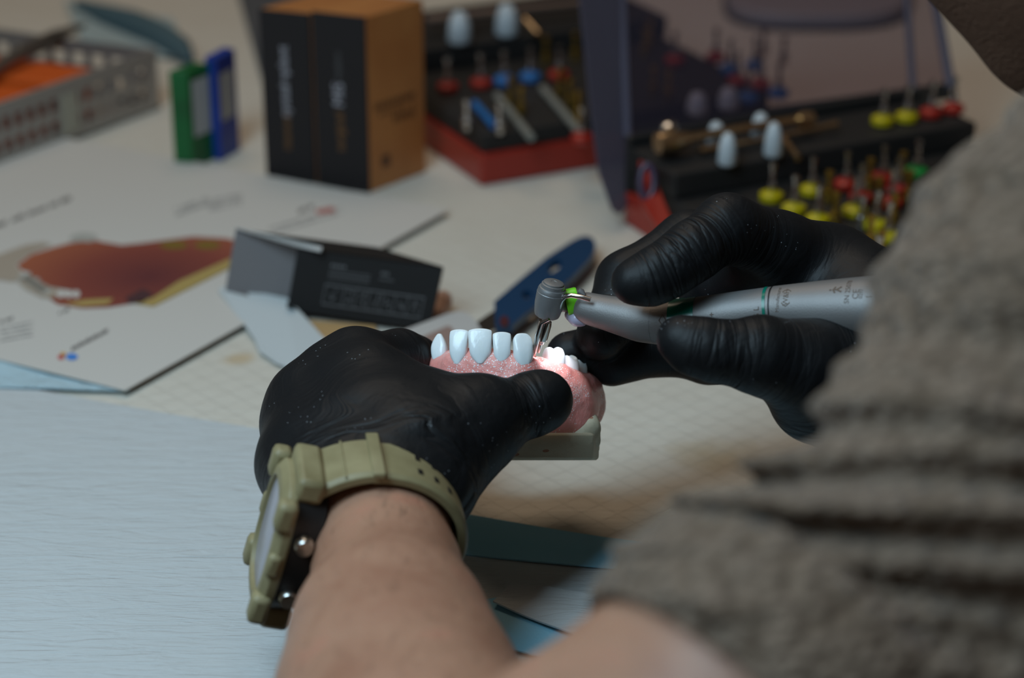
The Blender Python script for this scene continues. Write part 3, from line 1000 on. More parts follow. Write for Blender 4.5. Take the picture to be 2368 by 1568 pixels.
wc = MB().rings([case_ring(14.5, 18, -8), case_ring(17, 20.5, -7), case_ring(18, 22, 2), case_ring(17.5, 21.5, 3)]).build('case', M_wblack, watch, smooth=30)
MB().rings([case_ring(17.8, 21.8, 1.8), case_ring(18.6, 23, 2.6), case_ring(18.6, 23, 5.0), case_ring(16.5, 20.5, 7.0), case_ring(14.6, 17.5, 7.4), case_ring(14, 17, 5.4)]).build('bezel', M_olive, watch, smooth=30, bevel=.0004)
MB().rings([case_ring(14.2, 17.2, 4.5), case_ring(14.2, 17.2, 5.9), case_ring(13.6, 16.6, 6.1)]).build('display', M_glass, watch, smooth=30)


def cbox(x0, x1, y0, y1, z0, z1, name, m, bev=.0009):
    c8 = [cpt(x0, y0, z0), cpt(x1, y0, z0), cpt(x1, y1, z0), cpt(x0, y1, z0), cpt(x0, y0, z1), cpt(x1, y0, z1), cpt(x1, y1, z1), cpt(x0, y1, z1)]
    return MB().hexa(c8).build(name, m, watch, smooth=30, bevel=bev)


for sx in (-1, 1):
    for sy in (-1, 1):
        x0, x1 = sorted((12.5 * sx, 19.2 * sx)); y0, y1 = sorted((11.5 * sy, 21.5 * sy))
        cbox(x0, x1, y0, y1, 2.4, 8.6, 'bezel_guard', M_olive, .0018)
    x0, x1 = sorted((16 * sx, 19.6 * sx)); cbox(x0, x1, -4.0, 4.0, 3.0, 7.4, 'bezel_guard', M_olive, .0014)
cbox(-12, 12, 19, 27, -5, 3.6, 'lug', M_olive, .0018)
cbox(-12, 12, -27, -19, -6, 3.2, 'lug', M_olive, .0018)
for y in (9, -10):
    for sx in (1, -1):
        MB().lathe(cpt(16.8 * sx, y, -1.8), c3 * sx, [(0, .0001), (0, .0030), (.0032, .0030), (.0040, .0025), (.0042, .0001)], 24).build('button', M_but, watch, smooth=35)
# ------------------------------------------------------------------ room and table
M_wall = mat('wall_paint', (0.42, 0.39, 0.36), 0.9)
M_floor = mat('floor_vinyl', (0.16, 0.14, 0.12), 0.6)
M_wood = mat('table_laminate', (0.45, 0.36, 0.27), 0.5)
for m_ in (M_wall, M_floor, M_wood):
    o_ = coords(m_); b_ = bsdf(m_).inputs['Base Color'].default_value[:3]
    lk(m_, ramp(m_, noise(m_, o_, 6, 4), [(0.3, tuple(x * .85 for x in b_)), (0.7, tuple(b_))]), bsdf(m_).inputs['Base Color'])
f_ = MB().box((-2.5, -1.5, -0.02), (2.5, 3.2, 0)).build('floor', M_floor); tag(f_, kind='structure')
w_ = MB().box((-2.5, 3.2, 0), (2.5, 3.3, 2.7)).build('wall_back', M_wall); tag(w_, kind='structure')
T0y, T1y = 0.572, 2.0
table = empty('table', (0, (T0y + T1y) / 2, 0), 'long table covered with white paper sheets under everything', 'table')
MB().box((-1.2, T0y, TZ - .03), (1.2, T1y, TZ - .002)).build('tabletop', M_wood, table, bevel=.002)
for sx in (-1.12, 1.12):
    for y in (T0y + .06, T1y - .06):
        MB().box((sx - .025, y - .025, 0), (sx + .025, y + .025, TZ - .03)).build('leg', M_wood, table, bevel=.002)


def paper_mat(name, col, col2, grid, rot, strong=1.0, stains_and_shade=()):
    m = mat(name, col, 0.9, spec=0.15)
    ob = coords(m, 'Object')
    base = mixc(m, noise(m, ob, 14, 3), col, col2)
    for (c, r, sc_) in stains_and_shade:
        v = nd(m, 'ShaderNodeVectorMath', operation='DISTANCE'); v.inputs[1].default_value = tuple(c)
        nz = nd(m, 'ShaderNodeTexNoise'); nz.inputs['Scale'].default_value = 60; lk(m, ob, nz.inputs['Vector'])
        av = nd(m, 'ShaderNodeVectorMath', operation='MULTIPLY_ADD'); lk(m, nz.outputs['Color'], av.inputs[0])
        av.inputs[1].default_value = (r * .9,) * 3; lk(m, ob, av.inputs[2]); lk(m, av.outputs[0], v.inputs[0])
        f = ramp(m, math_n(m, 'DIVIDE', v.outputs['Value'], r), [(0.55, (1, 1, 1)), (1.15, (0, 0, 0))])
        base = mixc(m, math_n(m, 'MULTIPLY', f, .75), base, sc_)
    lk(m, base, bsdf(m).inputs['Base Color'])
    # embossed quilting: a grid of fine pressed lines plus crepe
    g = coords(m, scale=(grid, grid, grid), rot=(0, 0, rot), src=ob)
    br = nd(m, 'ShaderNodeTexBrick', offset=0.0); lk(m, g, br.inputs['Vector'])
    br.inputs['Scale'].default_value = 1.0; br.inputs['Mortar Size'].default_value = 0.035; br.inputs['Mortar Smooth'].default_value = 1.0
    b0 = .1 if grid < 100 else 1.0
    br.inputs['Brick Width'].default_value = 1.0; br.inputs['Row Height'].default_value = 1.0
    b = bump(m, br.outputs['Fac'], -0.0006, .55 * strong * b0)
    cr = noise(m, coords(m, scale=(50, 300, 50), rot=(0, 0, -0.35), src=ob), 1.0, 3, 0.55, 0.8)
    b = bump(m, cr, 0.0014, 0.6 * strong, b)
    bump(m, noise(m, ob, 45, 4, .5, .5), 0.003, 0.35, b)
    return m


M_pap = paper_mat('white_quilted_paper', (0.64, 0.595, 0.52), (0.585, 0.535, 0.455), 105, 0.85, 1.0,
                  [(gp(270, 418), .018, (0.55, 0.43, 0.24)), (gp(578, 818), .010, (0.52, 0.38, 0.22)), (gp(1700, 1030), .02, (0.50, 0.41, 0.28))])  # two yellowish stains, then a brown patch of shade painted right of the hand
M_pap2 = paper_mat('white_crepe_paper', (0.53, 0.545, 0.545), (0.49, 0.505, 0.505), 60, 0.2, 1.5)
M_blue = mat('blue_pad_backing', (0.27, 0.58, 0.74), 0.6)
bump(M_blue, noise(M_blue, coords(M_blue), 300, 3), .0004, .4)


def tri_fan_plate(poly, th, name, m, parent=None, wav=0.0, hole=()):
    """flat plate from an outline (with round holes) lying at the height of its points"""
    P = [np.array(p, float) for p in poly]
    o0 = P[0]; ex = nrm(P[1] - P[0]); n_ = None
    for q in P[2:]:
        c_ = np.cross(ex, q - o0)
        if np.linalg.norm(c_) > 1e-7:
            n_ = c_ / np.linalg.norm(c_); break
    if n_[2] < 0: n_ = -n_
    ey = np.cross(n_, ex)
    cu = bpy.data.curves.new('c', 'CURVE'); cu.dimensions = '2D'; cu.fill_mode = 'BOTH'; cu.extrude = th / 2
    for lp_ in [P] + [list(h) for h in hole]:
        sp = cu.splines.new('POLY'); sp.points.add(len(lp_) - 1)
        for i, q in enumerate(lp_):
            q = np.array(q) - o0; sp.points[i].co = (float(q @ ex), float(q @ ey), 0, 1)
        sp.use_cyclic_u = True
    o = bpy.data.objects.new('c', cu); sc.collection.objects.link(o)
    me = o.evaluated_get(bpy.context.evaluated_depsgraph_get()).to_mesh()
    V = [o0 + v.co[0] * ex + v.co[1] * ey + (v.co[2] + th / 2) * n_ for v in me.vertices]; Fs = [tuple(p.vertices) for p in me.polygons]
    o.evaluated_get(bpy.context.evaluated_depsgraph_get()).to_mesh_clear()
    bpy.data.objects.remove(o); bpy.data.curves.remove(cu)
    return MB().add(V, Fs).build(name, m, parent)


def G(lst, z=0.0):
    return [gp(x, y, z) for x, y in lst]


# table cover: one big quilted paper sheet
cov = MB().box((-1.15, T0y + .0, TZ - .002), (1.15, T1y - .03, TZ)).build('paper_table_cover', M_pap)
tag(cov, 'large white quilted paper sheet spread over the whole table', 'table cover')


def wavy_sheet(c4, nx, ny, z, amp, name, m, th=.0006, seed=0, curl=None):
    """thin sheet with a slightly uneven lie; c4 = near-left, near-right, far-right, far-left"""
    rnd = random.Random(seed); a, b, c, d = [np.array(q, float) for q in c4]
    ph = [rnd.uniform(0, 6) for _ in range(6)]
    top = []
    for j in range(ny + 1):
        for i in range(nx + 1):
            u_, v_ = i / nx, j / ny
            p = a * (1 - u_) * (1 - v_) + b * u_ * (1 - v_) + c * u_ * v_ + d * (1 - u_) * v_
            w = amp * (0.5 + 0.25 * math.sin(9 * u_ + 4 * v_ + ph[0]) + .25 * math.sin(5 * u_ - 8 * v_ + ph[1]))
            p = p + np.array([0, 0, z + w + (curl(u_, v_) if curl else 0)])
            top.append(p)
    n = len(top); bot = [p - np.array([0, 0, th]) for p in top]
    Fs = []
    for j in range(ny):
        for i in range(nx):
            k = j * (nx + 1) + i
            Fs.append((k, k + 1, k + nx + 2, k + nx + 1)); Fs.append((k + n + nx + 1, k + n + nx + 2, k + n + 1, k + n))
    bd_ = [i for i in range(nx + 1)] + [(j + 1) * (nx + 1) - 1 for j in range(1, ny + 1)] + [ny * (nx + 1) + i for i in range(nx - 1, -1, -1)] + [j * (nx + 1) for j in range(ny - 1, 0, -1)]
    for q, w in zip(bd_, bd_[1:] + bd_[:1]):
        Fs.append((w, q, q + n, w + n))
    return MB().add(top + bot, Fs).build(name, m, smooth=40)


s1 = wavy_sheet([gp(-900, 1640), gp(900, 1640), gp(1075, 1083), gp(-700, 770)], 60, 40, .0012, .0012, 'paper_sheet', M_pap2, seed=3)
tag(s1, 'white crepe paper sheet under the watch and left forearm', 'paper sheet')
# blue-backed pad folded over at the near edge, right of the forearm
pad = empty('absorbent_pad', gp(1250, 1300), 'blue-backed absorbent pad with a folded blue edge, right of the bare forearm', 'absorbent pad')
def world_sheet(c4, nx, ny, z, amp, name, m, seed, parent, curl=None):
    o = wavy_sheet(c4, nx, ny, z, amp, name, m, seed=seed, curl=curl)
    o.parent = parent; o.matrix_parent_inverse = Matrix.Translation(-Vector(parent.location)); return o
world_sheet([gp(985, 1290), gp(2000, 1400), gp(2000, 1355), gp(985, 1195)], 40, 8, .0032, .001, 'blue_fold', M_blue, 5, pad)
world_sheet([gp(985, 1400), gp(2000, 1460), gp(2000, 1375), gp(985, 1275)], 40, 8, .0022, .0012, 'pad_layer', M_pap2, 6, pad)
world_sheet([gp(960, 1450), gp(1640, 1640), gp(1660, 1500), gp(1000, 1340)], 40, 8, .0012, .002, 'blue_layer', M_blue, 8, pad)
world_sheet([gp(1140, 1420), gp(1500, 1560), gp(1640, 1440), gp(1180, 1375)], 30, 8, .0040, .0015, 'crumpled_layer', M_pap2, 9, pad)
# crumpled light blue tissue under the leaflet corner
M_tiss = mat('pale_blue_tissue', (0.42, 0.56, 0.62), 0.8)
bump(M_tiss, noise(M_tiss, coords(M_tiss), 70, 4, .6, 1.0), .004, .8)
ts = wavy_sheet([gp(-350, 900), gp(300, 915), gp(330, 800), gp(-350, 730)], 50, 20, .0015, .0018, 'tissue', M_tiss, seed=11)
tag(ts, 'pale blue tissue peeking out below the printed leaflet', 'tissue')
# curled blue pad at the back left
cp = wavy_sheet([gp(190, 105), gp(450, 150), gp(400, 55), gp(150, 5)], 40, 20, .002, .002, 'absorbent_pad', mat('pale_blue_pad', (0.34, 0.42, 0.43), 0.8), seed=2,
                curl=lambda u_, v_: 0.0)
tag(cp, 'pale blue pad lying behind the perforated steel basket', 'absorbent pad')
path = [gp(x, y, .006) for x, y in [(180, 8), (240, 34), (310, 56), (370, 84), (415, 112), (440, 135)]]
rl = MB().tube(path, [.003, .007, .009, .009, .008, .003], 14).build('rolled_edge', mat('dark_teal_roll', (0.06, 0.11, 0.13), 0.7), smooth=60)
rl.parent = cp

# ------------------------------------------------------------------ leaflet
M_leaf = mat('coated_paper', (0.60, 0.565, 0.52), 0.45, spec=0.3)
M_ink = mat('black_ink', (0.10, 0.09, 0.09), 0.6)
M_inkf = mat('grey_ink', (0.33, 0.32, 0.31), 0.6)
ZL = .0030
A = gp(290, 905, ZL); B = gp(1040, 487, ZL); Ld = nrm(gp(0, 834, ZL) - A)
leaf = empty('leaflet', A, 'white leaflet with a printed picture of a red-brown jaw, left of the open black carton', 'leaflet')
MB().slab([A, B, B + Ld * .46, A + Ld * .46], (0, 0, .0006)).build('sheet', M_leaf, leaf, bevel=.0001)
ZI = ZL + .0008


def ink(pts, name, m, z=ZI):
    return tri_fan_plate(G(pts, z), .00006, name, m, leaf)


M_pr = mat('printed_red_brown', (0.30, 0.085, 0.05), 0.4)
o_ = coords(M_pr)
cA = nd(M_pr, 'ShaderNodeVectorMath', operation='DISTANCE'); cA.inputs[1].default_value = tuple(gp(345, 640, ZI)); lk(M_pr, o_, cA.inputs[0])
lk(M_pr, ramp(M_pr, math_n(M_pr, 'DIVIDE', cA.outputs['Value'], .075), [(0.0, (0.13, 0.032, 0.035)), (0.45, (0.23, 0.055, 0.04)), (1.0, (0.42, 0.13, 0.06))]), bsdf(M_pr).inputs['Base Color'])
M_yel = mat('printed_ochre', (0.42, 0.30, 0.10), 0.45)
M_olv = mat('printed_olive', (0.20, 0.13, 0.02), 0.45)
M_bei = mat('printed_beige', (0.40, 0.33, 0.26), 0.45)
M_gre = mat('printed_grey', (0.42, 0.41, 0.37), 0.45)
M_dk = mat('printed_dark', (0.07, 0.03, 0.035), 0.45)
jag = []
for i in range(9):
    t = i / 8; x0, y0 = 64 + 47 * t, 628 + 36 * t
    jag += [(x0 + (6 if i % 2 else -10), y0 + (i % 2) * 4)]
ink([(40, 612), (73, 588), (128, 571), (166, 561), (223, 557), (281, 567), (330, 562), (376, 556), (446, 547), (523, 551), (560, 560), (560, 585), (523, 603), (414, 650), (351, 690), (312, 701), (249, 711), (191, 713), (134, 704), (110, 688), (150, 680), (170, 672), (111, 662)] + [(88, 648), (94, 643), (64, 640), (72, 630), (48, 624)], 'printed_jaw', M_pr)
ink([(560, 585), (560, 606), (354, 709), (308, 701), (352, 690), (414, 650), (523, 602)], 'printed_ridge', M_yel, ZI + .0001)
ink([(288, 690), (330, 668), (356, 680), (330, 700), (300, 702)], 'printed_dark_spot', M_dk, ZI + .0001)  # dark purple spot of the printed jaw picture
for cx, rx in ((402, 32), (480, 30)):
    ink([(cx + rx * math.cos(a), 567 + 9 * math.sin(a)) for a in [k * math.pi / 8 for k in range(16)]], 'printed_tooth', M_olv, ZI + .0001)
ink([(-20, 596), (20, 580), (60, 566), (100, 560), (120, 566), (70, 586), (36, 610), (46, 626), (60, 642), (30, 652), (-20, 645)], 'printed_teeth', M_bei, ZI + .00005)
ink([(40, 652), (66, 644), (92, 652), (118, 664), (150, 672), (120, 690), (96, 688), (60, 670)], 'printed_teeth', M_bei, ZI + .00012)
for cx in (140, 158, 176):
    ink([(cx + 9 * math.cos(a), 680 + 9 * math.sin(a)) for a in [k * math.pi / 5 for k in range(10)]], 'printed_tooth', M_leaf, ZI + .0002)
ink([(160, 556), (166, 544), (190, 538), (218, 541), (226, 552), (210, 560)], 'printed_tooth', M_gre, ZI + .0001)
ink([(150, 702), (200, 693), (262, 690), (250, 703), (190, 708)], 'printed_gold', M_yel, ZI + .0001)


def text_line(x0, y0, x1, y1, h, m, name, seed, rows=1, dy=0, words=True):
    """a row of small printed strokes, too blurred to read"""
    rnd = random.Random(seed); mb = MB(); n = max(3, int(math.hypot(x1 - x0, y1 - y0) / (h * .55)))
    for r in range(rows):
        for i in range(n):
            if words and rnd.random() < .13: continue
            t = i / n; t2 = (i + .72) / n
            hh = h * rnd.uniform(.6, 1)
            a = (x0 + (x1 - x0) * t, y0 + (y1 - y0) * t + dy * r); b = (x0 + (x1 - x0) * t2, y0 + (y1 - y0) * t2 + dy * r)
            mb.slab(G([(a[0], a[1]), (b[0], b[1]), (b[0] + 1, b[1] - hh), (a[0] + 1, a[1] - hh)], ZI), (0, 0, .00005))
    return mb.build(name, m, leaf)


for i in range(7):
    jx, jy = 62 + 8 * i, 634 + 5.5 * i
    ink([(jx - 26, jy + 8), (jx + 2, jy - 3), (jx + 12, jy + 3), (jx - 6, jy + 14)], 'printed_tooth', M_bei if i % 2 else M_gre, ZI + .00016)
text_line(-10, 528, 165, 462, 12, M_ink, 'heading', 1)
text_line(405, 488, 480, 462, 9, M_inkf, 'caption', 2, 2, 12)
text_line(480, 468, 560, 452, 6, M_inkf, 'caption', 3, 3, 10)
text_line(620, 532, 790, 482, 6, M_inkf, 'caption', 4, 2, 12)
text_line(690, 494, 730, 478, 10, M_ink, 'caption', 5)
ink([(728, 486), (770, 478), (776, 490), (736, 496)], 'red_mark', mat('red_ink', (0.45, 0.15, 0.13), .5))
text_line(0, 748, 30, 738, 8, M_ink, 'caption', 6)
text_line(0, 760, 75, 746, 4, M_inkf, 'caption', 7, 4, 10)
text_line(136, 728, 160, 718, 8, M_ink, 'caption', 8)
text_line(165, 812, 250, 768, 12, M_ink, 'logo_lettering', 9, words=False)
for (cx, cy, rx, ry, c_) in ((141, 826, 8, 6, (0.55, 0.12, 0.12)), (146, 819, 7, 5, (0.65, 0.35, 0.10)), (166, 825, 14, 8, (0.05, 0.22, 0.62))):
    ink([(cx + rx * math.cos(a), cy + ry * math.sin(a)) for a in [k * math.pi / 8 for k in range(16)]], 'logo_dot', mat('logo_ink', c_, .5))

# ------------------------------------------------------------------ open black carton
M_card = mat('black_carton', (0.012, 0.0105, 0.010), 0.6, spec=0.2)
M_cardin = mat('carton_inside', (0.15, 0.135, 0.135), 0.5)
M_flap = mat('pale_carton_flap', (0.52, 0.56, 0.57), 0.5)
M_cprint = mat('grey_print', (0.09, 0.085, 0.085), 0.5)
BL, TL = gp(664, 716, .004), gp(689, 576, .030)
BR, TR = gp(992, 764, .002), gp(1024, 620, .0285)
TLo, BLo = gp(544, 539, .031), gp(523, 664, .006)
off = ((TLo - TL) + (BLo - BL)) / 2
TRo, BRo = TR + off, BR + off
TLo, BLo = TL + off, BL + off
BL = BL; carton = empty('carton', (BL + BR) / 2, 'opened black carton lying on its side with a pale flap hanging out', 'carton')
th = .0007


def wall(a, b, c, d, name, m, parent, t=th):
    n_ = nrm(np.cross(b - a, d - a)); return MB().slab([a, b, c, d], n_ * t).build(name, m, parent)


cen = (BL + TR + TLo + BRo) / 4


def panel(a, b, c, d, name):
    """outer black board with a grey inner liner"""
    n_ = nrm(np.cross(b - a, d - a)); ctr = (a + b + c + d) / 4
    if np.dot(n_, ctr - cen) < 0: n_ = -n_
    MB().slab([a, b, c, d], n_ * th).build(name, M_card, carton)
    k = .0005
    MB().slab([a - n_ * .0004, b - n_ * .0004, c - n_ * .0004, d - n_ * .0004], n_ * .0004).build('liner', M_cardin, bpy.data.objects[-1] if False else carton)


panel(BL, BR, TR, TL, 'front_panel'); panel(BLo, BRo, TRo, TLo, 'back_panel')
panel(TL, TR, TRo, TLo, 'top_panel'); panel(BL, BR, BRo, BLo, 'bottom_panel'); panel(BR, TR, TRo, BRo, 'end_panel')


def front(u_, v_, lift=.0009):
    """point on the printed panel, u along, v up"""
    p = BL * (1 - u_) * (1 - v_) + BR * u_ * (1 - v_) + TR * u_ * v_ + TL * (1 - u_) * v_
    n_ = nrm(np.cross(BR - BL, TL - BL)); n_ = n_ if np.dot(n_, Fv) < 0 else -n_
    return p + n_ * lift


def frect(mb, u0, v0, u1, v1):
    mb.add([front(u0, v0), front(u1, v0), front(u1, v1), front(u0, v1)], [(0, 1, 2, 3)])


pm = MB(); W_ = .006
for v_ in (.18, .50): frect(pm, .235, v_ - .012, .93, v_ + .012)
for u_ in (.24, .375, .46, .55, .64, .73, .82, .925): frect(pm, u_ - W_ / 2, .18, u_ + W_ / 2, .50)
rnd = random.Random(4)
for u_ in (.30, .415, .505, .595, .685, .775, .87):
    for k in range(5):
        a_, b_ = u_ + rnd.uniform(-.02, .015), .24 + rnd.uniform(0, .2); frect(pm, a_, b_, a_ + .014, b_ + .035)
for k in range(4): frect(pm, .25 + .028 * k, .79, .27 + .028 * k, .84)
for r in range(3):
    for k in range(12): frect(pm, .25 + .024 * k, .72 - .055 * r, .266 + .024 * k, .742 - .055 * r)
for k in range(3): frect(pm, .60 + .02 * k, .77, .614 + .02 * k, .82)
for k in range(5): frect(pm, .60 + .02 * k, .69, .614 + .02 * k, .715)
pm.build('printed_table', M_cprint, carton)
fz = [(523, 664, .005), (664, 692, .0055), (706, 735, .004), (752, 787, .003), (760, 830, .0022), (690, 862, .0016), (640, 842, .0016), (600, 815, .0018), (588, 785, .0022), (505, 672, .0045)]
mbp = MB(); fp = [gp(x, y, z) for x, y, z in fz]
mbp.slab(fp, (0, 0, .0006)).build('lower_flap', M_flap, carton)
MB().slab([TLo + np.array([0, 0, .0008]), gp(745, 574, .0335), gp(742, 583, .0325), TL + np.array([0, 0, .0010])], (0, 0, .0006)).build('upper_flap', mat('white_board_edge', (0.5, 0.48, 0.46), .5), carton)
MB().slab([gp(663, 700, .010), gp(690, 722, .004), gp(714, 735, .003), gp(708, 742, .002), gp(664, 716, .004)], Rv * .0006 - Fv * .0008).build('tuck_tab', M_card, carton)
# brown strip the carton leans on
bw = MB().slab(G([(690, 742), (870, 758), (870, 830), (740, 830)], .0006), (0, 0, .0012)).build('wooden_spatula', mat('pale_wood', (0.42, 0.27, 0.12), .5), bevel=.0004)
tag(bw, 'flat piece of yellow-brown wood under the black carton', 'wooden spatula')
# pale rounded card
cardp = empty('folded_card', gp(1040, 790, .01), 'pale card with a rounded corner and brown inner patch, behind the front teeth', 'card')
pc_ = [(880, 800), (905, 778), (1035, 729), (1058, 723), (1078, 726), (1094, 738), (1112, 765), (1118, 850), (900, 850)]
tri_fan_plate(G(pc_, .008), .0008, 'card_board', mat('pale_grey_card', (0.50, 0.48, 0.46), .5), cardp)
tri_fan_plate(G([(950, 792), (1036, 754), (1046, 760), (1060, 830), (950, 830)], .0090), .0003, 'brown_patch', mat('brown_patch_ink', (0.30, 0.20, 0.17), .5), cardp)
MB().slab([gp(1118, 850, .008), gp(1112, 765, .008), gp(1112, 772, .0004), gp(1118, 857, .0004)], Rv * .0006).build('card_side', mat('pale_grey_card', (0.50, 0.48, 0.46), .5), cardp)
MB().slab([gp(900, 850, .008), gp(1118, 850, .008), gp(1118, 857, .0004), gp(900, 857, .0004)], Fv * .0006).build('card_side', mat('pale_grey_card', (0.50, 0.48, 0.46), .5), cardp)
# little pink thing right of the carton
sp_ = SDF(.0012)
sp_.chain([(gp(1012, 725, .004), .004), (gp(1020, 700, .006), .0045), (gp(1026, 690, .007), .0035)], .004)
po = sp_.mesh('pink_resin_piece', mat('dusty_pink_resin', (0.50, 0.30, 0.22), .6), attrs=False)
tag(po, 'small blurred pinkish piece of resin beside the right end of the black carton', 'resin piece')

# ------------------------------------------------------------------ blue instrument handle
tool = empty('spatula', gp(1250, 670, .006), 'flat instrument with a blue handle pierced by holes, behind the drill', 'instrument')
def circ(cx, cy, rx, ry, z, n=20, rot=0.0):
    return [gp(cx + rx * math.cos(a) * math.cos(rot) - ry * math.sin(a) * math.sin(rot), cy + rx * math.cos(a) * math.sin(rot) + ry * math.sin(a) * math.cos(rot), z) for a in [2 * math.pi * k / n for k in range(n)]]
hz = .006
outl = [(1143, 714), (1200, 664), (1262, 612), (1320, 574), (1342, 563), (1358, 561), (1371, 567), (1377, 580), (1375, 595), (1362, 616), (1325, 655), (1270, 700), (1215, 742), (1185, 768), (1146, 772)]
tri_fan_plate(G(outl, hz), .0035, 'handle', mat('blue_anodised', (0.002, 0.036, 0.095), .4), tool,
              hole=[circ(1283, 632, 19, 10, hz, rot=-.75), circ(1219, 698, 12, 10, hz)])
tri_fan_plate(circ(1166, 744, 11, 12, hz + .0036), .0004, 'rivet', mat('dark_red_rivet', (0.07, 0.015, 0.02), .4), tool)
tri_fan_plate(G([(1145, 722), (1145, 768), (1128, 774), (1060, 815), (1052, 806), (1108, 747)], hz + .001), .0012, 'blade', M_steel, tool)

# ------------------------------------------------------------------ boxes at the back
M_blk = mat('matt_black_card', (0.018, 0.0145, 0.0145), .6, spec=.25)
M_org = mat('orange_card', (0.42, 0.16, 0.042), .5)
lk(M_org, ramp(M_org, noise(M_org, coords(M_org), 30, 3), [(0.3, (0.36, 0.125, 0.032)), (.7, (0.45, 0.18, 0.05))]), bsdf(M_org).inputs['Base Color'])
M_wink = mat('white_ink', (0.42, 0.39, 0.42), .5); M_oink = mat('orange_ink', (0.20, 0.085, 0.02), .5); M_dink = mat('dark_brown_ink', (0.09, 0.035, 0.012), .5)


def implant_box(pl, pr, dep_px, hgt, label, texts):
    a = gp(*pl); b = gp(*pr); ex = nrm(b - a); w = np.linalg.norm(b - a)
    dp = gp(*dep_px) - b; D = float(np.linalg.norm(dp)); ey = dp / D
    e = empty('implant_box', (a + b) / 2 + ey * D / 2, label, 'box', 'black and orange cartons')
    sk = 0.0

    def q(x, y, z):
        return a + ex * x + ey * y + np.array([0, 0, z])
    MB().hexa([q(0, .0006, 0), q(w, .0006, 0), q(w, D, 0), q(0, D, 0), q(0, .0006, hgt), q(w, .0006, hgt), q(w, D, hgt), q(0, D, hgt)]).build('box_body', M_org, e, bevel=.0006)
    MB().hexa([q(0, -.0006, 0), q(w, -.0006, 0), q(w, .0006, 0), q(0, .0006, 0), q(0, -.0006, hgt), q(w, -.0006, hgt), q(w, .0006, hgt), q(0, .0006, hgt)]).build('front_face', M_blk, e)

    def fr(x0, z0, x1, z1, m, name):
        MB().add([q(x0, -.0008, z0), q(x1, -.0008, z0), q(x1, -.0008, z1), q(x0, -.0008, z1)], [(0, 1, 2, 3)]).build(name, m, e)

    def vtext(s, xc, zc, size, m, name):
        V, Fs = text_mesh(s, size)
        MB().add([q(xc - y, -.0008, zc + x) for x, y, z in V], Fs).build(name, m, e)
    for s, xf, zf, size, m, nm in texts:
        vtext(s, w * xf, hgt * zf, size, m, nm)
    # small print on the side
    rnd = random.Random(int(pl[0])); mb = MB(); gm = MB()
    for z0, z1 in ((.36, .40), (.42, .44), (.46, .5)):
        for k in range(9):
            if rnd.random() < .2: continue
            y0 = D * (.12 + .08 * k)
            mb.add([q(w + .0002, y0, hgt * z0), q(w + .0002, y0 + D * .05, hgt * z0), q(w + .0002, y0 + D * .05, hgt * z1), q(w + .0002, y0, hgt * z1)], [(0, 1, 2, 3)])
    gm.add([q(w + .0002, D * .22, hgt * .12), q(w + .0002, D * .36, hgt * .12), q(w + .0002, D * .36, hgt * .19), q(w + .0002, D * .22, hgt * .19)], [(0, 1, 2, 3)])
    mb.build('side_print', M_dink, e); gm.build('side_emblem', M_dink, e)
    return e


implant_box((619, 412), (731, 426), (866, 378), .0905, 'black-fronted orange carton standing left of its twin', [('implant', .46, .68, .0075, M_wink, 'lettering'), ('system', .46, .50, .0075, M_wink, 'lettering'), ('titanium', .47, .30, .006, M_oink, 'lettering')])
implant_box((737, 430), (855, 447), (985, 398), .0925, 'black-fronted orange carton standing right of its twin, orange side showing', [('implant', .48, .71, .005, M_cprint, 'lettering'), ('MIS', .48, .55, .0085, M_wink, 'lettering'), ('surgical', .48, .34, .007, M_oink, 'lettering')])

M_lab = mat('grey_label', (0.36, 0.37, 0.36), .6)


def small_box(pl, pc, pr, hgt, col, label, ff):
    a, b, c = gp(*pl), gp(*pc), gp(*pr)
    e = empty('small_box', (a + c) / 2, label, 'box')
    d_ = a + (c - b); z = np.array([0, 0, hgt])
    m = mat(label.split()[1] + '_card', col, .45)
    o_ = coords(m); lk(m, ramp(m, noise(m, o_, 45, 3), [(.3, tuple(x * .6 for x in col)), (.7, col)]), bsdf(m).inputs['Base Color'])
    MB().hexa([b, c, d_, a, b + z, c + z, d_ + z, a + z]).build('box_body', m, e, bevel=.0006)
    # label window on the right face
    n_ = nrm(np.cross(c - b, z)); n_ = n_ if np.dot(n_, Fv) < 0 else -n_
    u0, u1, v0, v1 = ff
    P = lambda u_, v_: b + (c - b) * u_ + z * v_ + n_ * .0003
    MB().add([P(u0, v0), P(u1, v0), P(u1, v1), P(u0, v1)], [(0, 1, 2, 3)]).build('label_panel', M_lab, e)
    return e


small_box((404, 389), (447, 392), (500, 368), .0530, (0.0, 0.125, 0.026), 'small green box with a grey label, standing in front of the blue box', (.12, .85, .32, .90))
small_box((486, 368), (512, 374), (556, 347), .0565, (0.012, 0.045, 0.30), 'small blue box with a grey label, standing behind the green box', (.10, .80, .38, .84))
# dark grey case behind the cartons
gc = empty('grey_case', gp(700, 130), 'flat dark grey case lying behind the two tall cartons', 'case')
MB().slab(G([(614, 222), (950, 250), (950, 5), (545, -30)], .0), (0, 0, .004)).build('case_bottom', mat('grey_case_shell', (0.075, 0.08, 0.09), .5), gc, bevel=.001)
MB().slab(G([(622, 212), (940, 240), (940, 12), (556, -22)], .004), (0, 0, .003)).build('case_top', mat('grey_case_lid', (0.09, 0.095, 0.105), .5), gc, bevel=.001)

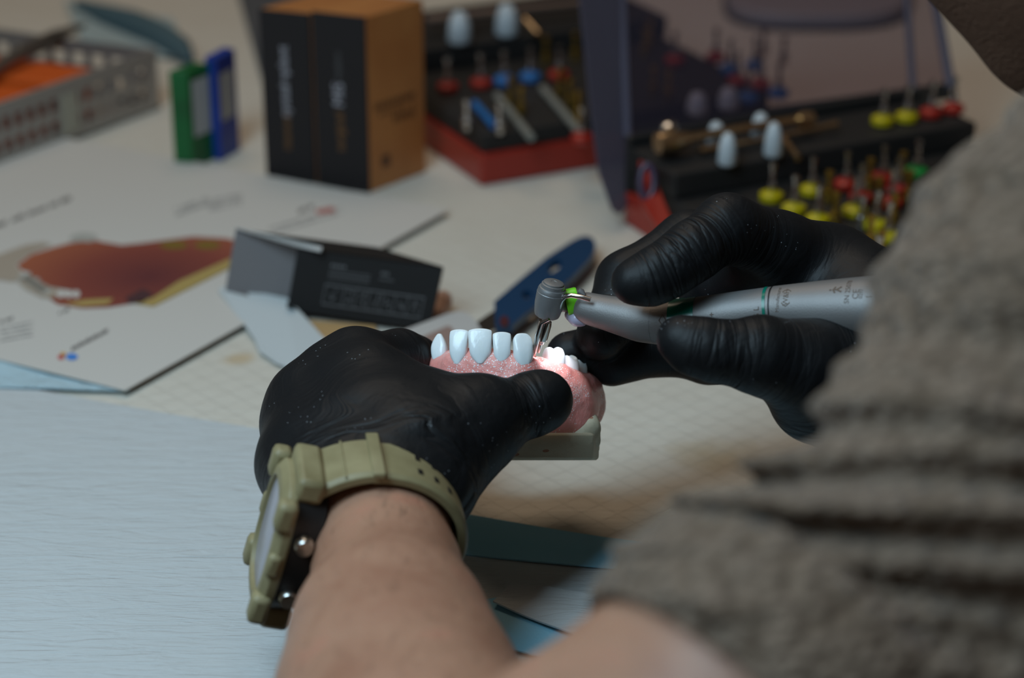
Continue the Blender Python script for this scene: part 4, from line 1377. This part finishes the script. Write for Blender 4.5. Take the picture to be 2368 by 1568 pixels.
# ------------------------------------------------------------------ perforated steel basket
M_bsk = mat('basket_steel', (0.36, 0.33, 0.30), .45, .6)
M_orb = mat('orange_silicone', (0.60, 0.095, 0.008), .5)
M_nav = mat('dark_blue_rubber', (0.012, 0.02, 0.035), .5)
bz = .034
C0 = gp(366, 252); L0 = gp(0, 390); L0 = C0 + (L0 - C0) * 1.25
Bk = C0 + nrm(gp(40, 205) - C0) * .130
bk = empty('instrument_basket', (L0 + Bk) / 2, 'perforated steel instrument basket holding orange silicone mats', 'instrument basket')


def perf(a, b, h, name, m, rows, cols, t=.0012, ml=.05):
    ex = b - a; z = np.array([0, 0, 1.])
    holes = []
    for r in range(rows):
        for k in range(cols):
            u0 = ml + (1 - 2 * ml) * (k + .18) / cols; u1 = ml + (1 - 2 * ml) * (k + .78) / cols
            v0 = h * (.16 + .72 * (r + .18) / rows); v1 = h * (.16 + .72 * (r + .78) / rows)
            holes.append([a + ex * u0 + z * v0, a + ex * u1 + z * v0, a + ex * u1 + z * v1, a + ex * u0 + z * v1])
    return tri_fan_plate([a, b, b + z * h, a + z * h], t, name, m, bk, hole=holes)


perf(L0, C0, bz, "long_wall", M_bsk, 2, 16)
perf(C0, Bk, bz, "end_wall", M_bsk, 2, 9)
L1 = L0 + (Bk - C0)
perf(L1, Bk, bz, "long_wall", M_bsk, 2, 16); perf(L0, L1, bz, "end_wall", M_bsk, 2, 9)
MB().slab([L0, C0, Bk, L1], (0, 0, .0012)).build('basket_floor', M_bsk, bk)
z_ = np.array([0, 0, bz])
MB().tube([L0 + z_, C0 + z_, Bk + z_, L1 + z_, L0 + z_], .0016, 8).build('rim_wire', M_bsk, bk)
MB().tube([L0 + z_ * .04, C0 + z_ * .04, Bk + z_ * .04], .0018, 8).build('foot_rail', mat('dark_foot_rail', (0.03, 0.03, 0.028), .5), bk)
P4 = lambda u_, v_, z=0: L0 * (1 - u_) * (1 - v_) + C0 * u_ * (1 - v_) + Bk * u_ * v_ + L1 * (1 - u_) * v_ + np.array([0, 0, z])
# label clip on the near wall
n_ = nrm(np.cross(C0 - L0, z_)); n_ = n_ if np.dot(n_, Fv) < 0 else -n_
MB().slab([P4(.50, 0, .006) + n_ * .0014, P4(.58, 0, .006) + n_ * .0014, P4(.58, 0, .028) + n_ * .0014, P4(.50, 0, .028) + n_ * .0014], n_ * .0008).build('label_clip', mat('clip_plate', (0.34, 0.31, 0.24), .5), bk)
for i, (u0, u1, v0, v1, lab) in enumerate([(.10, .56, .10, .60, 'nearest'), (.58, .80, .12, .72, 'right-hand'), (.10, .50, .66, .95, 'rear')]):
    h_ = (.027, .030, .031)[i]
    om = MB().hexa([P4(u0, v0, .0015), P4(u1, v0, .0015), P4(u1, v1, .0015), P4(u0, v1, .0015), P4(u0, v0, h_), P4(u1, v0, h_), P4(u1, v1, h_), P4(u0, v1, h_)]).build('silicone_block', M_orb, bevel=.002)
    tag(om, f'{lab} orange silicone block inside the perforated steel basket', 'silicone block')
rr = MB().tube([P4(.05, .07, .026), P4(.4, .08, .027), P4(.72, .10, .026)], [.0035, .0035, .003], 12).build('instrument_shaft', M_nav, smooth=50)
tag(rr, 'dark blue rod lying along the near wall of the steel basket', 'instrument')
tw = empty('tweezers', gp(60, 110, .04), 'dark metal tweezers resting across the steel basket', 'tweezers')
M_tw = mat('dark_steel', (0.20, 0.17, 0.14), .35, .7)
q0, q1, q2 = gp(-40, 178, .034), gp(100, 108, .036), gp(192, 62, .034)
MB().tube([q0, (q0 + q1) / 2 + np.array([0, 0, .002]), q1, q2], [.003, .0035, .0028, .0010], 10).build('arm', M_tw, tw, smooth=60)
dq = np.array([0.004, 0.010, 0.004])
MB().tube([q0 + dq * .2, (q0 + q1) / 2 + dq, q1 + dq, q2 + dq * .2], [.003, .0035, .0028, .0010], 10).build('arm', M_tw, tw, smooth=60)

# ------------------------------------------------------------------ surgical kits
M_red = mat('red_kit_plastic', (0.30, 0.022, 0.012), .4)
M_kb = mat('black_kit_plastic', (0.014, 0.014, 0.014), .4)
M_kg = mat('charcoal_kit_tray', (0.018, 0.016, 0.015), .6, spec=.3)
M_peg = mat('white_silicone_peg', (0.52, 0.55, 0.57), .4)
M_gold = mat('gold_steel', (0.62, 0.44, 0.26), .28, 1.0)
M_gd = mat('gold_tool', (0.42, 0.26, 0.05), .3, .9)
M_y = mat('yellow_stop', (0.46, 0.36, 0.001), .35); M_r = mat('red_stop', (0.34, 0.015, 0.008), .35)
M_g = mat('green_stop', (0.01, 0.25, 0.04), .35); M_b = mat('blue_stop', (0.02, 0.14, 0.38), .35)
M_clr = mat('pale_holder', (0.22, 0.21, 0.18), .4)
ZD, ZLG = .027, .040


def make_kit(a, b, D, dep_led, label):
    """a, b: front corners of the upper ledge in world; local x along, y back"""
    ex = nrm((b - a) * np.array([1, 1, 0])); L = float(np.linalg.norm((b - a)[:2])); ey = np.array([-ex[1], ex[0], 0])
    o0 = np.array([a[0], a[1], TZ]) - ey * (D - dep_led)
    e = empty('surgical_kit', o0, label, 'surgical kit')

    def q(x, y, z): return o0 + ex * x + ey * y + np.array([0, 0, z])

    def bx(x0, x1, y0, y1, z0, z1, name, m, parent=e, bev=.0015):
        return MB().hexa([q(x0, y0, z0), q(x1, y0, z0), q(x1, y1, z0), q(x0, y1, z0), q(x0, y0, z1), q(x1, y0, z1), q(x1, y1, z1), q(x0, y1, z1)]).build(name, m, parent, bevel=bev)
    bx(0, L, 0, D, 0, .017, 'base_shell', M_red)
    bx(.002, L - .002, .002, D - .002, .017, ZD, 'lower_deck', M_kg)
    bx(.001, L - .001, D - dep_led, D - .001, ZD, ZLG, 'upper_deck', M_kg)
    bx(-.0005, L + .0005, D - .004, D, .017, ZLG + .006, 'rear_rim', M_kb)
    return e, q, L


def deck_wedge(q, y0, y1):
    pass


# near kit on the right
a1, b1_ = gp(1556, 404, ZLG), gp(2264, 282, ZLG)
kit1, q1_, L1_ = make_kit(a1, b1_, .150, .046, 'black and red surgical kit with raised smoky lid, standing behind the right hand')
# far kit: near-left bottom corner on the table
c2 = gp(1113, 432); e2_ = nrm(gp(1380, 387) - c2); n2_ = np.array([-e2_[1], e2_[0], 0])
a2 = c2 + n2_ * (.170 - .055); b2_ = a2 + e2_ * L1_
kit2, q2_, L2_ = make_kit(a2, b2_, .170, .055, 'red-edged black surgical kit standing between the tall cartons and the smoky lid')
# red hinge block at the near kit's left side
MB().slab([pt(1478, 368, 1.05), pt(1500, 372, 1.05), pt(1560, 520, .99), pt(1520, 530, .99), pt(1482, 470, 1.02)], Fv * .006).build('hinge_arm', M_red, kit1, bevel=.001)
MB().tube([pt(1497 + 16 * math.cos(t), 420 + 38 * math.sin(t), 1.02) for t in np.linspace(0, 2 * math.pi, 25)], .0018, 8).build('hinge_ring', mat('purple_hinge', (0.05, 0.03, 0.06), .3), kit1, smooth=60)

# smoky lid
M_lid = bpy.data.materials.new('smoky_plastic'); M_lid.use_nodes = True
nt = M_lid.node_tree; nt.nodes.clear()
out_n = nt.nodes.new('ShaderNodeOutputMaterial'); tr = nt.nodes.new('ShaderNodeBsdfTransparent'); tr.inputs[0].default_value = (0.80, 0.74, 0.77, 1)
pr_ = nt.nodes.new('ShaderNodeBsdfPrincipled'); pr_.inputs['Base Color'].default_value = (0.06, 0.055, 0.085, 1); pr_.inputs['Roughness'].default_value = .25
mx = nt.nodes.new('ShaderNodeMixShader'); mx.inputs[0].default_value = .17
nt.links.new(tr.outputs[0], mx.inputs[1]); nt.links.new(pr_.outputs[0], mx.inputs[2]); nt.links.new(mx.outputs[0], out_n.inputs[0])
M_lid2 = M_lid.copy(); M_lid2.name = 'thick_smoky_plastic'
for n_x in M_lid2.node_tree.nodes:
    if n_x.type == 'MIX_SHADER': n_x.inputs[0].default_value = .75
    if n_x.type == 'BSDF_PRINCIPLED': n_x.inputs['Base Color'].default_value = (0.10, 0.095, 0.135, 1)


def lidp(px, py):
    """points of the open lid's main panel, leaning back from the rear edge of the kit"""
    t = (px - 1470) / 730.0; yb = 325 - 108 * t
    d0 = 1.078 + .060 * t
    return pt(px, py, d0 + (yb - py) / 480 * .04)


def lidw(px, py):
    return pt(px, py, 1.035 + (px - 1330) / 120 * .03 + (500 - py) / 650 * .05)


lid = MB().slab([lidp(1452, 322), lidp(2195, 212), lidp(2160, -200), lidp(1430, -200)], Fv * .0018).build('lid_panel', M_lid, kit1)
MB().slab([lidw(1318, -200), lidw(1436, -200), lidw(1450, 260), lidw(1478, 395), lidw(1472, 448), lidw(1434, 497), lidw(1414, 485), lidw(1384, 400), lidw(1370, 300)], Fv * .0025).build('lid_side', M_lid2, kit1, bevel=.0008)
MB().tube([lidp(1452, 318), lidp(1432, -200)], .0022, 8).build('lid_rib', M_lid2, kit1)
MB().tube([lidp(2112, 222), lidp(2085, -200)], .0020, 8).build('lid_rib', M_lid2, kit1)
MB().tube([lidp(2200, 205), lidp(2190, 150), lidp(2160, -20), lidp(2150, -200)], .0028, 8).build('lid_rib', M_lid2, kit1)
MB().slab([lidp(1470, 335), lidp(2200, 228), lidp(2200, 190), lidp(1462, 290)], Fv * .004).build('lid_hinge_bar', M_kb, kit1)


def peg(px, py, zb, h, r=.0048, lab=''):
    b = gp(px, py, zb)
    o = MB().lathe(b, (0, 0, 1), [(0, .0001), (0, r * .75), (h * .1, r), (h * .6, r * .85), (h * .9, r * .55), (h, .0003)], 20).build('silicone_peg', M_peg, smooth=60)
    tag(o, lab, 'silicone peg', 'white pegs holding the wrench'); return o


for (px, py, h, lb) in [(1655, 335, .012, 'white silicone peg behind the wrench, nearer the ratchet head'), (1757, 318, .013, 'white silicone peg behind the wrench, nearer its bright round end')]:
    peg(px, py, ZLG, h, lab=lb)
for (px, py, h, lb) in [(1681, 382, .0165, 'long white silicone peg in front of the wrench, left of the pair'), (1787, 362, .0175, 'long white silicone peg in front of the wrench, right of the pair')]:
    peg(px, py, ZLG, h, lab=lb)
# ratchet wrench
rw = empty('ratchet_wrench', gp(1700, 330, ZLG + .008), 'long polished ratchet wrench lying across white pegs in the right kit', 'wrench')
zw = ZLG + .009
wp = lambda x, y, z=zw: gp(x, y, z)
MB().tube([wp(1520, 332), wp(1545, 328), wp(1575, 324), wp(1600, 318), wp(1700, 300), wp(1850, 276)], [.0050, .0062, .0045, .0024, .0021, .0022], 14).build('wrench_arm', M_gold, rw, smooth=60)
MB().lathe(wp(1546, 328, zw - .003), (0, 0, 1), [(0, .0001), (0, .0042), (.009, .0042), (.010, .0030), (.0105, .0001)], 20).build('ratchet_head', M_steel, rw, smooth=40)
MB().lathe(wp(1862, 276), nrm(wp(1862, 274) - wp(1700, 300)), [(-.004, .0001), (-.004, .0035), (0, .0042), (.004, .0036), (.0045, .0001)], 20).build('wrench_end', M_gold, rw, smooth=40)
rd = MB().tube([gp(1618, 348, ZLG + .004), gp(1750, 325, ZLG + .0045), gp(1880, 298, ZLG + .005), gp(1935, 286, ZLG + .005)], [.0018, .0011, .0012, .0018], 10).build('driver_rod', M_gold, smooth=60)
tag(rd, 'thin gold driver lying just in front of the ratchet wrench', 'driver')
pn = MB().tube([gp(1812, 318, ZLG + .006), gp(1846, 366, ZLG + .003)], [.0013, .0016], 10).build('short_driver', M_gold, smooth=60)
tag(pn, 'short gold pin slanting down from the ratchet wrench', 'driver')


# drills
def make_drill(m_stop, name):
    e = empty(name, (0, -5, 0), '', 'drill', rz=0.0)
    MB().lathe((0, 0, 0), (0, 0, 1), [(0, .0001), (0, .0040), (.0012, .0056), (.0040, .0056), (.0052, .0036), (.0056, .0001)], 20).build('depth_stop', m_stop, e, smooth=40)
    MB().lathe((0, 0, .0054), (0, 0, 1), [(0, .0001), (0, .0013), (.0015, .0022), (.0030, .0022), (.0044, .0012), (.0110, .0011), (.0115, .0017), (.0135, .0017), (.0140, .0001)], 14).build('shank', M_steel, e, smooth=40)
    return e


def make_pin(m, name):
    e = empty(name, (0, -5, 0), '', 'drill', rz=0.0)
    MB().lathe((0, 0, 0), (0, 0, 1), [(0, .0001), (0, .0022), (.003, .0024), (.004, .0014), (.013, .0013), (.0135, .0019), (.016, .0019), (.0165, .0001)], 14).build('shank', m, e, smooth=40)
    MB().lathe((0, 0, .0045), (0, 0, 1), [(0, .0001), (0, .0026), (.002, .0026), (.0022, .0001)], 14).build('collar', m, e, smooth=40)
    return e


protos = {'y': make_drill(M_y, 'stop_drill'), 'r': make_drill(M_r, 'stop_drill'), 'g': make_drill(M_g, 'stop_drill'), 'b': make_drill(M_b, 'stop_drill'), 'p': make_pin(M_gd, 'gold_drill'), 's': make_pin(M_steel, 'steel_drill')}
used = set()
cname = {'y': 'yellow-collared', 'r': 'red-collared', 'g': 'green-collared', 'b': 'blue-collared', 'p': 'gold', 's': 'steel'}


def place(kind, px, py, z, label, group):
    p = gp(px, py, z)
    o = protos[kind] if kind not in used else copy_tree(protos[kind])
    used.add(kind); o.location = p; o['label'] = label; o['group'] = group
    return o


ordn = ['leftmost', 'second from left', 'third from left', 'fourth from left', 'fifth from left', 'sixth from left', 'seventh from left', 'eighth from left', 'ninth from left']
rows1 = [('raised rear ledge', ZLG, [('y', 2040, 290), ('y', 2096, 282), ('r', 2152, 272), ('r', 2204, 262)]),
         ('first row below the ledge', ZD, [('y', 1783, 466), ('y', 1876, 452), ('r', 1955, 438), ('r', 2040, 424), ('g', 2118, 410)]),
         ('second row below the ledge', ZD, [('y', 1835, 495), ('p', 1915, 470), ('r', 1990, 468), ('r', 2075, 452), ('p', 2010, 440), ('p', 2085, 425)]),
         ('third row below the ledge', ZD, [('y', 1890, 520), ('y', 1975, 500), ('p', 2030, 485), ('r', 2060, 480), ('p', 2100, 470)]),
         ('fourth row below the ledge', ZD, [('p', 1930, 520), ('s', 1990, 530), ('y', 2025, 532), ('p', 2065, 525)]),
         ('row nearest the hand', ZD, [('y', 2052, 560), ('p', 2010, 575), ('p', 2035, 612), ('y', 2028, 640)])]
for rn, z, items in rows1:
    cnt_ = {}
    for i, (k, x, y) in enumerate(sorted(items, key=lambda t: t[1])):
        place(k, x, y, z, f'{cname[k]} drill in the right kit, {ordn[i]} on the {rn}', 'drills standing in the right kit')
# far kit contents
rows2 = [('rear row of the far kit', ZD, [('r', 1036, 212), ('r', 1112, 203), ('b', 1166, 196), ('b', 1226, 188), ('r', 1292, 184), ('p', 1262, 150), ('p', 1330, 140)]),
         ('gold row of the far kit', ZD, [('p', 1180, 246), ('p', 1205, 268), ('p', 1295, 225), ('p', 1318, 250), ('p', 1336, 280)]),
         ('front of the far kit', ZD, [('s', 1155, 308), ('s', 1080, 300), ('r', 1346, 330)]),
         ('far kit seen through the lid, rear row', ZD, [('r', 1560, 150), ('r', 1655, 142), ('b', 1688, 170), ('b', 1745, 162), ('p', 1500, 110), ('p', 1490, 130)]),
         ('far kit seen through the lid, front row', ZD, [('r', 1705, 198), ('r', 1758, 205), ('b', 1730, 236), ('b', 1800, 226), ('p', 1545, 230), ('p', 1510, 220), ('s', 1765, 130), ('s', 1812, 150)])]
for rn, z, items in rows2:
    for i, (k, x, y) in enumerate(sorted(items, key=lambda t: t[1])):
        place(k, x, y, z, f'{cname[k]} drill, {ordn[i]} in the {rn}', 'drills standing in the far kit')
for k in protos:
    if k not in used: bpy.data.objects.remove(protos[k])
for i, (x0, y0, x1, y1, m_, lb) in enumerate([(1150, 222, 1228, 318, M_clr, 'pale slanting bar in the far kit, left of the two'), (1255, 205, 1345, 310, M_clr, 'pale slanting bar in the far kit, right of the two'), (1098, 240, 1142, 290, M_b, 'short light blue bar in the far kit')]):
    o = MB().tube([gp(x0, y0, ZD + .002), gp(x1, y1, ZD + .002)], .0022, 10).build('driver', m_, smooth=60); tag(o, lb, 'driver')
for (x, y, lb) in [(1063, 100, 'blurred white peg on the rear ledge of the far kit, nearer the cartons'), (1172, 82, 'blurred white peg on the rear ledge of the far kit, nearer the smoky lid')]:
    peg(x, y, ZLG, .019, .0070, lab=lb)['group'] = 'white pegs of the far kit'
for (x, y, lb) in [(1612, 262, 'white peg seen through the smoky lid, left one'), (1684, 250, 'white peg seen through the smoky lid, right one')]:
    o = peg(x, y, ZD, .012, .006, lab=lb); o['group'] = 'white pegs behind the lid'
o = MB().tube([gp(985, 48, ZLG + .010), gp(1130, 30, ZLG + .010), gp(1345, 8, ZLG + .010)], [.003, .0026, .0026], 12).build('ratchet_wrench', mat('dim_steel', (0.30, 0.22, 0.18), .4, .8), smooth=60)
tag(o, 'blurred long wrench on the rear ledge of the far kit', 'wrench')
o = MB().tube([gp(1213, 45, ZLG + .012), gp(1243, 78, ZLG + .006)], .0020, 10).build('short_driver', M_gold, smooth=60)
tag(o, 'short slanting pin below the blurred wrench of the far kit', 'driver')
# pale tray far behind the lid
ft = empty('oval_tray', gp(1880, 60), 'pale shallow tray far behind the smoky lid', 'tray')
fo = []
for k in range(40):
    a = 2 * math.pi * k / 40; ca, sa = math.cos(a), math.sin(a)
    fo.append((1890 + 210 * math.copysign(abs(ca) ** .7, ca), 10 + 58 * math.copysign(abs(sa) ** .7, sa)))
MB().slab(G(fo, .0005), (0, 0, .010)).build('tray_body', mat('pale_tray_plastic', (0.36, 0.33, 0.33), .5), ft, bevel=.002)
MB().slab(G([(1890 + (x - 1890) * 1.04, 10 + (y - 10) * 1.1) for x, y in fo], .0001), (0, 0, .003)).build('tray_shadow', mat('dark_tray_shadow', (0.03, 0.03, 0.032), .5), ft)  # wider dark slab standing in for the shadow beneath the tray
